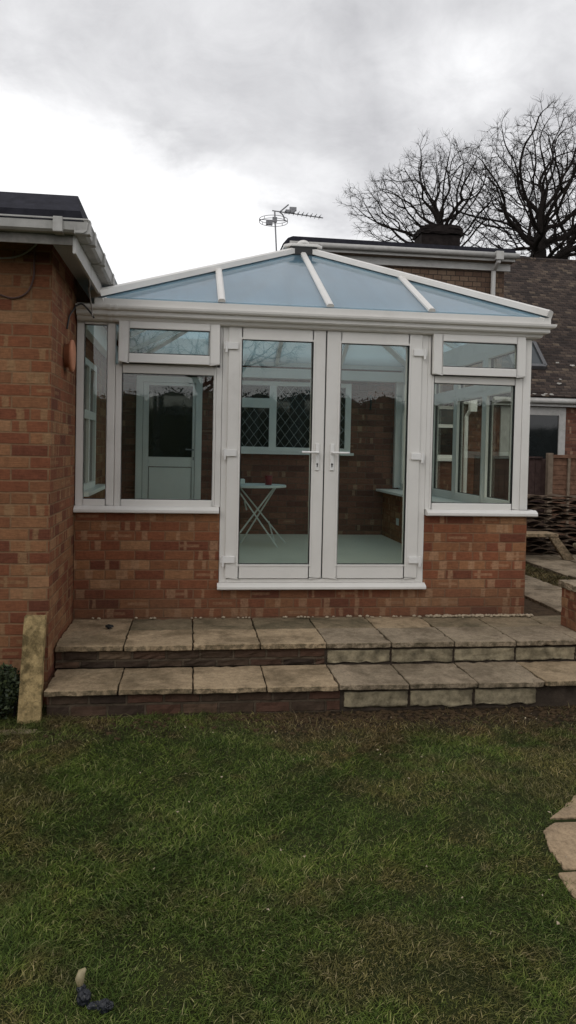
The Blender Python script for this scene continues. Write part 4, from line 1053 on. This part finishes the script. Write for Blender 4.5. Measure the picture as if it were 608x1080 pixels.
# brick pier with stone cap at the right edge
pr_ = empty('garden_pier', (3.0, -.45, 0), 'short rough brick pier with pale stone cap at the right edge', 'pier')
bm = bx(2.885, 3.12, -.58, -.35, .0025, .30); bmesh.ops.subdivide_edges(bm, edges=bm.edges, cuts=6, use_grid_fill=True); rg = random.Random(12)
for v_ in bm.verts: v_.co += Vector((rg.uniform(-.004, .004), rg.uniform(-.004, .004), 0))
obj('brick_column', bm, M['brick'], pr_, bevel=.006)
bm = bx(2.862, 3.145, -.605, -.325, .302, .352); bmesh.ops.subdivide_edges(bm, edges=bm.edges, cuts=4, use_grid_fill=True)
for v_ in bm.verts: v_.co += Vector((rg.uniform(-.004, .004), rg.uniform(-.004, .004), rg.uniform(-.003, .003)))
obj('stone_cap', bm, M['slab_b'], pr_, bevel=.012)

# side path and paving behind
GP = 'paving slabs laid beside the conservatory'
lab = ['first paving slab of the side path, nearest the patio', 'second paving slab of the side path beyond the patio', 'third paving slab of the side path beside the grass strip', 'fourth paving slab of the side path', 'fifth paving slab of the side path', 'last paving slab of the side path by the bench']
yy_ = .05
for k in range(6):
    a = yy_+.008; b = yy_+.60-.008; yy_ += .605
    o = slab([(3.19, a), (3.765, a), (3.765, b), (3.19, b)], -.075, -.022, M['slab_b'], None, base=(3.48, a+.3, -.05), jit=.008)
    tag(o, lab[k], 'paving slab', GP)
lab2 = ['nearest', 'second', 'third', 'fourth', 'fifth', 'sixth', 'farthest']
for col_ in range(3):
    for k in range(5):
        a = .9+k*.61; x0 = 4.22+col_*.61
        o = slab([(x0+.006, a), (x0+.60, a), (x0+.60, a+.60), (x0+.006, a+.60)], -.075, -.018, M['slab_b'], None, base=(x0+.3, a+.3, -.05), jit=.008)
        tag(o, f'{lab2[k]} grey slab in the {("left", "middle", "right")[col_]} row of paving before the tile stacks', 'paving slab', GP)
tag(obj('soil_bed', bx(2.76, 3.18, .02, 3.4, -.10, -.045), simple('bed_soil', (.07, .047, .028), 1, .4, 20, bmp=1)), kind='structure')
# slab bench
bn = empty('slab_bench', (4.4, 3.4, 0), 'low makeshift bench of a concrete slab with one leaning slab support', 'bench')
obj('seat', bx(4.0, 4.72, 3.30, 3.62, .27, .315), M['slab_c'], bn, bevel=.008)
bm = bmesh.new(); bar(bm, (4.66, 3.42, .262), (4.90, 3.38, -.015), .20, .045, (0, 1, 0)); 
bm.free()
bm = bmesh.new()
vs = [bm.verts.new(q) for q in ((4.60, 3.30, .265), (4.72, 3.30, .265), (4.94, 3.26, -.02), (4.79, 3.26, -.02), (4.60, 3.36, .265), (4.72, 3.36, .265), (4.94, 3.32, -.02), (4.79, 3.32, -.02))]
for f_ in ((3, 2, 1, 0), (4, 5, 6, 7), (0, 1, 5, 4), (1, 2, 6, 5), (2, 3, 7, 6), (3, 0, 4, 7)): bm.faces.new([vs[i] for i in f_])
bmesh.ops.recalc_face_normals(bm, faces=bm.faces)
obj('leaning_slab', bm, M['slab_c'], bn, bevel=.006)
obj('support', bx(4.05, 4.2, 3.34, 3.58, -.02, .269), M['brick_old'], bn)
# small broken pedestal at the right edge
pd = empty('broken_pedestal', (4.95, 3.0, 0), 'small pale broken pedestal beside the leaning slab at the right edge', 'pedestal')
obj('pedestal_top', bx(4.80, 5.15, 2.86, 3.1, .17, .225), M['render'], pd, bevel=.02)
bm = bmesh.new(); tube(bm, [(4.93, 2.98, -.02), (4.93, 2.98, .08), (4.94, 2.98, .17)], [.05, .035, .06], 12); box(bm, 4.99, 5.12, 2.9, 3.05, -.02, .169); obj('pedestal_base', bm, M['render'], pd)
# stacks of curved roof tiles
def tile_mesh():
    bm = bmesh.new(); n_ = 8; rows = []
    for yy in (0, .36):
        top = []; bot = []
        for k in range(n_+1):
            t_ = k/n_; x_ = -.13+.26*t_; z_ = .042*math.sin(t_*math.pi)
            top.append(bm.verts.new((x_, yy, z_+.022))); bot.append(bm.verts.new((x_, yy, z_)))
        rows.append((top, bot))
    (t0, b0), (t1, b1) = rows
    for k in range(n_):
        bm.faces.new((t0[k], t0[k+1], t1[k+1], t1[k])); bm.faces.new((b0[k+1], b0[k], b1[k], b1[k+1]))
        bm.faces.new((b0[k], b0[k+1], t0[k+1], t0[k])); bm.faces.new((b1[k+1], b1[k], t1[k], t1[k+1]))
    bm.faces.new((b0[0], t0[0], t1[0], b1[0])); bm.faces.new((t0[-1], b0[-1], b1[-1], t1[-1]))
    return bm
tl0 = obj('roof_tile', tile_mesh(), M['stack']); first = True; rg = random.Random(21)
stacks = [('in the short stack nearest the conservatory', 4.26, 3.95, 12, .056), ('in the left stack of the tall row beside the fence', 4.62, 3.72, 15, .056), ('in the middle stack of the tall row beside the fence', 4.86, 3.74, 15, .056), ('in the right stack of the tall row beside the fence', 5.10, 3.72, 15, .056), ('in the far right stack of the tall row beside the fence', 5.36, 3.72, 15, .056)]
for nm, sx_, sy_, cnt, dz in stacks:
    for k in range(cnt):
        o = tl0 if first else tl0.copy()
        if not first: C.objects.link(o)
        first = False
        o.location = (sx_+rg.uniform(-.03, .03)+(.055 if k % 2 else -.045), sy_+rg.uniform(-.05, .05), -.018+k*dz*.98+rg.uniform(-.003, .003))
        o.rotation_euler = (rg.uniform(-.05, .05), rg.uniform(-.09, .09), rg.uniform(-.2, .2)); o.scale = (rg.uniform(.7, 1.0), 1, rg.uniform(.35, .8))
        tag(o, 'old brown roof tile '+nm, 'roof tile', 'old roof tiles '+nm)
# fence
fn = empty('timber_fence', (6.5, 5.3, 0), 'brown timber fence behind the tile stacks with a lighter right panel', 'fence')
def fpanel(x0, x1, y_, z1_, mat, horiz):
    bm = bmesh.new(); rg = random.Random(x0)
    if horiz:
        z_ = -.03
        while z_ < z1_-.05:
            bar(bm, (x0, y_+rg.uniform(0, .006), z_+.045), (x1, y_+rg.uniform(0, .006), z_+.045), .016, .088, (0, .1, 1)); z_ += .075
    else:
        x_ = x0
        while x_ < x1: box(bm, x_, x_+.095, y_+rg.uniform(0, .012), y_+.03, -.05, z1_-.03); x_ += .1
    o = obj('fence_panel', bm, mat, fn); return o
pn = fpanel(5.60, 7.4, 5.3, 1.30, M['wood'], True); fpanel(4.4, 5.50, 5.45, 1.30, M['wooddark'], False)
bm = bmesh.new(); box(bm, 5.60, 7.4, 5.26, 5.33, 1.285, 1.325); obj('top_rail', bm, M['wood'], pn)
bm = bmesh.new(); box(bm, 4.4, 5.50, 5.42, 5.49, 1.275, 1.30); obj('top_rail', bm, M['wooddark'], fn)
for x_ in (5.84, 6.10, 6.36, 6.62): obj('batten', bx(x_, x_+.04, 5.255, 5.285, -.05, 1.283), M['woodpale'], pn)
for x_ in (5.51, 7.41): obj('fence_post', bx(x_, x_+.085, 5.25, 5.34, -.1, 1.36), M['woodpale'], fn, bevel=.01)

# kerb slabs of the round path at bottom right
GC = 'slabs of the curved path edge at the lower right'
polys = [([(1.64, -2.70), (1.76, -2.60), (1.93, -2.43), (2.3, -2.45), (2.3, -2.72)], 'farthest pale slab of the curved path edge at the lower right'),
         ([(1.56, -2.80), (1.64, -2.745), (2.3, -2.76), (2.3, -3.12), (1.50, -3.105), (1.515, -2.95)], 'middle and widest pale slab of the curved path edge at the lower right'),
         ([(1.462, -3.13), (2.3, -3.15), (2.3, -3.6), (1.50, -3.42), (1.44, -3.28)], 'nearest pale slab of the curved path edge at the lower right')]
for q, lb in polys:
    o = slab(q[::1], LAWN-.03, LAWN+.012, M['slab_c'], None, base=(1.9, q[0][1], LAWN), name='path_slab', jit=.004); tag(o, lb, 'paving slab', GC)
# small slab flush with the turf, left
tag(slab([(-1.4, -1.50), (-.86, -1.47), (-.85, -1.40), (-1.4, -1.41)], LAWN-.03, LAWN+.004, M['slab_b'], None, name='paving_slab', base=(-1.1, -1.45, LAWN)), 'thin grey slab half sunk in the lawn at the left edge', 'paving slab')
# small dark object in the grass
og = empty('garden_ornament', (-.28, -3.65, LAWN), 'small knobbly dark object with a pale cream tip lying in the near grass', 'ornament')
bm = bmesh.new(); rg = random.Random(6)
for (c_, s, sc) in (((-.285, -3.655, -.300), .021, (1, 1, 1.25)), ((-.295, -3.64, -.283), .014, (1, 1, 1.0)), ((-.25, -3.675, -.312), .013, (2.0, 1, .8)), ((-.222, -3.69, -.306), .019, (1.1, 1, 1.1)), ((-.205, -3.70, -.296), .010, (1, 1, 1))):
    ret = bmesh.ops.create_icosphere(bm, subdivisions=3, radius=s)
    for v_ in ret['verts']: v_.co = Vector((v_.co.x*sc[0]+c_[0], v_.co.y*sc[1]+c_[1], v_.co.z*sc[2]+c_[2]-.010))+Vector([rg.uniform(-.0022, .0022) for _ in range(3)])
obj('body', bm, M['ornament'], og)
bm = bmesh.new(); tube(bm, [(-.298, -3.64, -.285), (-.301, -3.632, -.268), (-.296, -3.625, -.253), (-.285, -3.62, -.246)], [.009, .014, .012, .004], 12); obj('tip', bm, M['cream'], og, smooth=True)
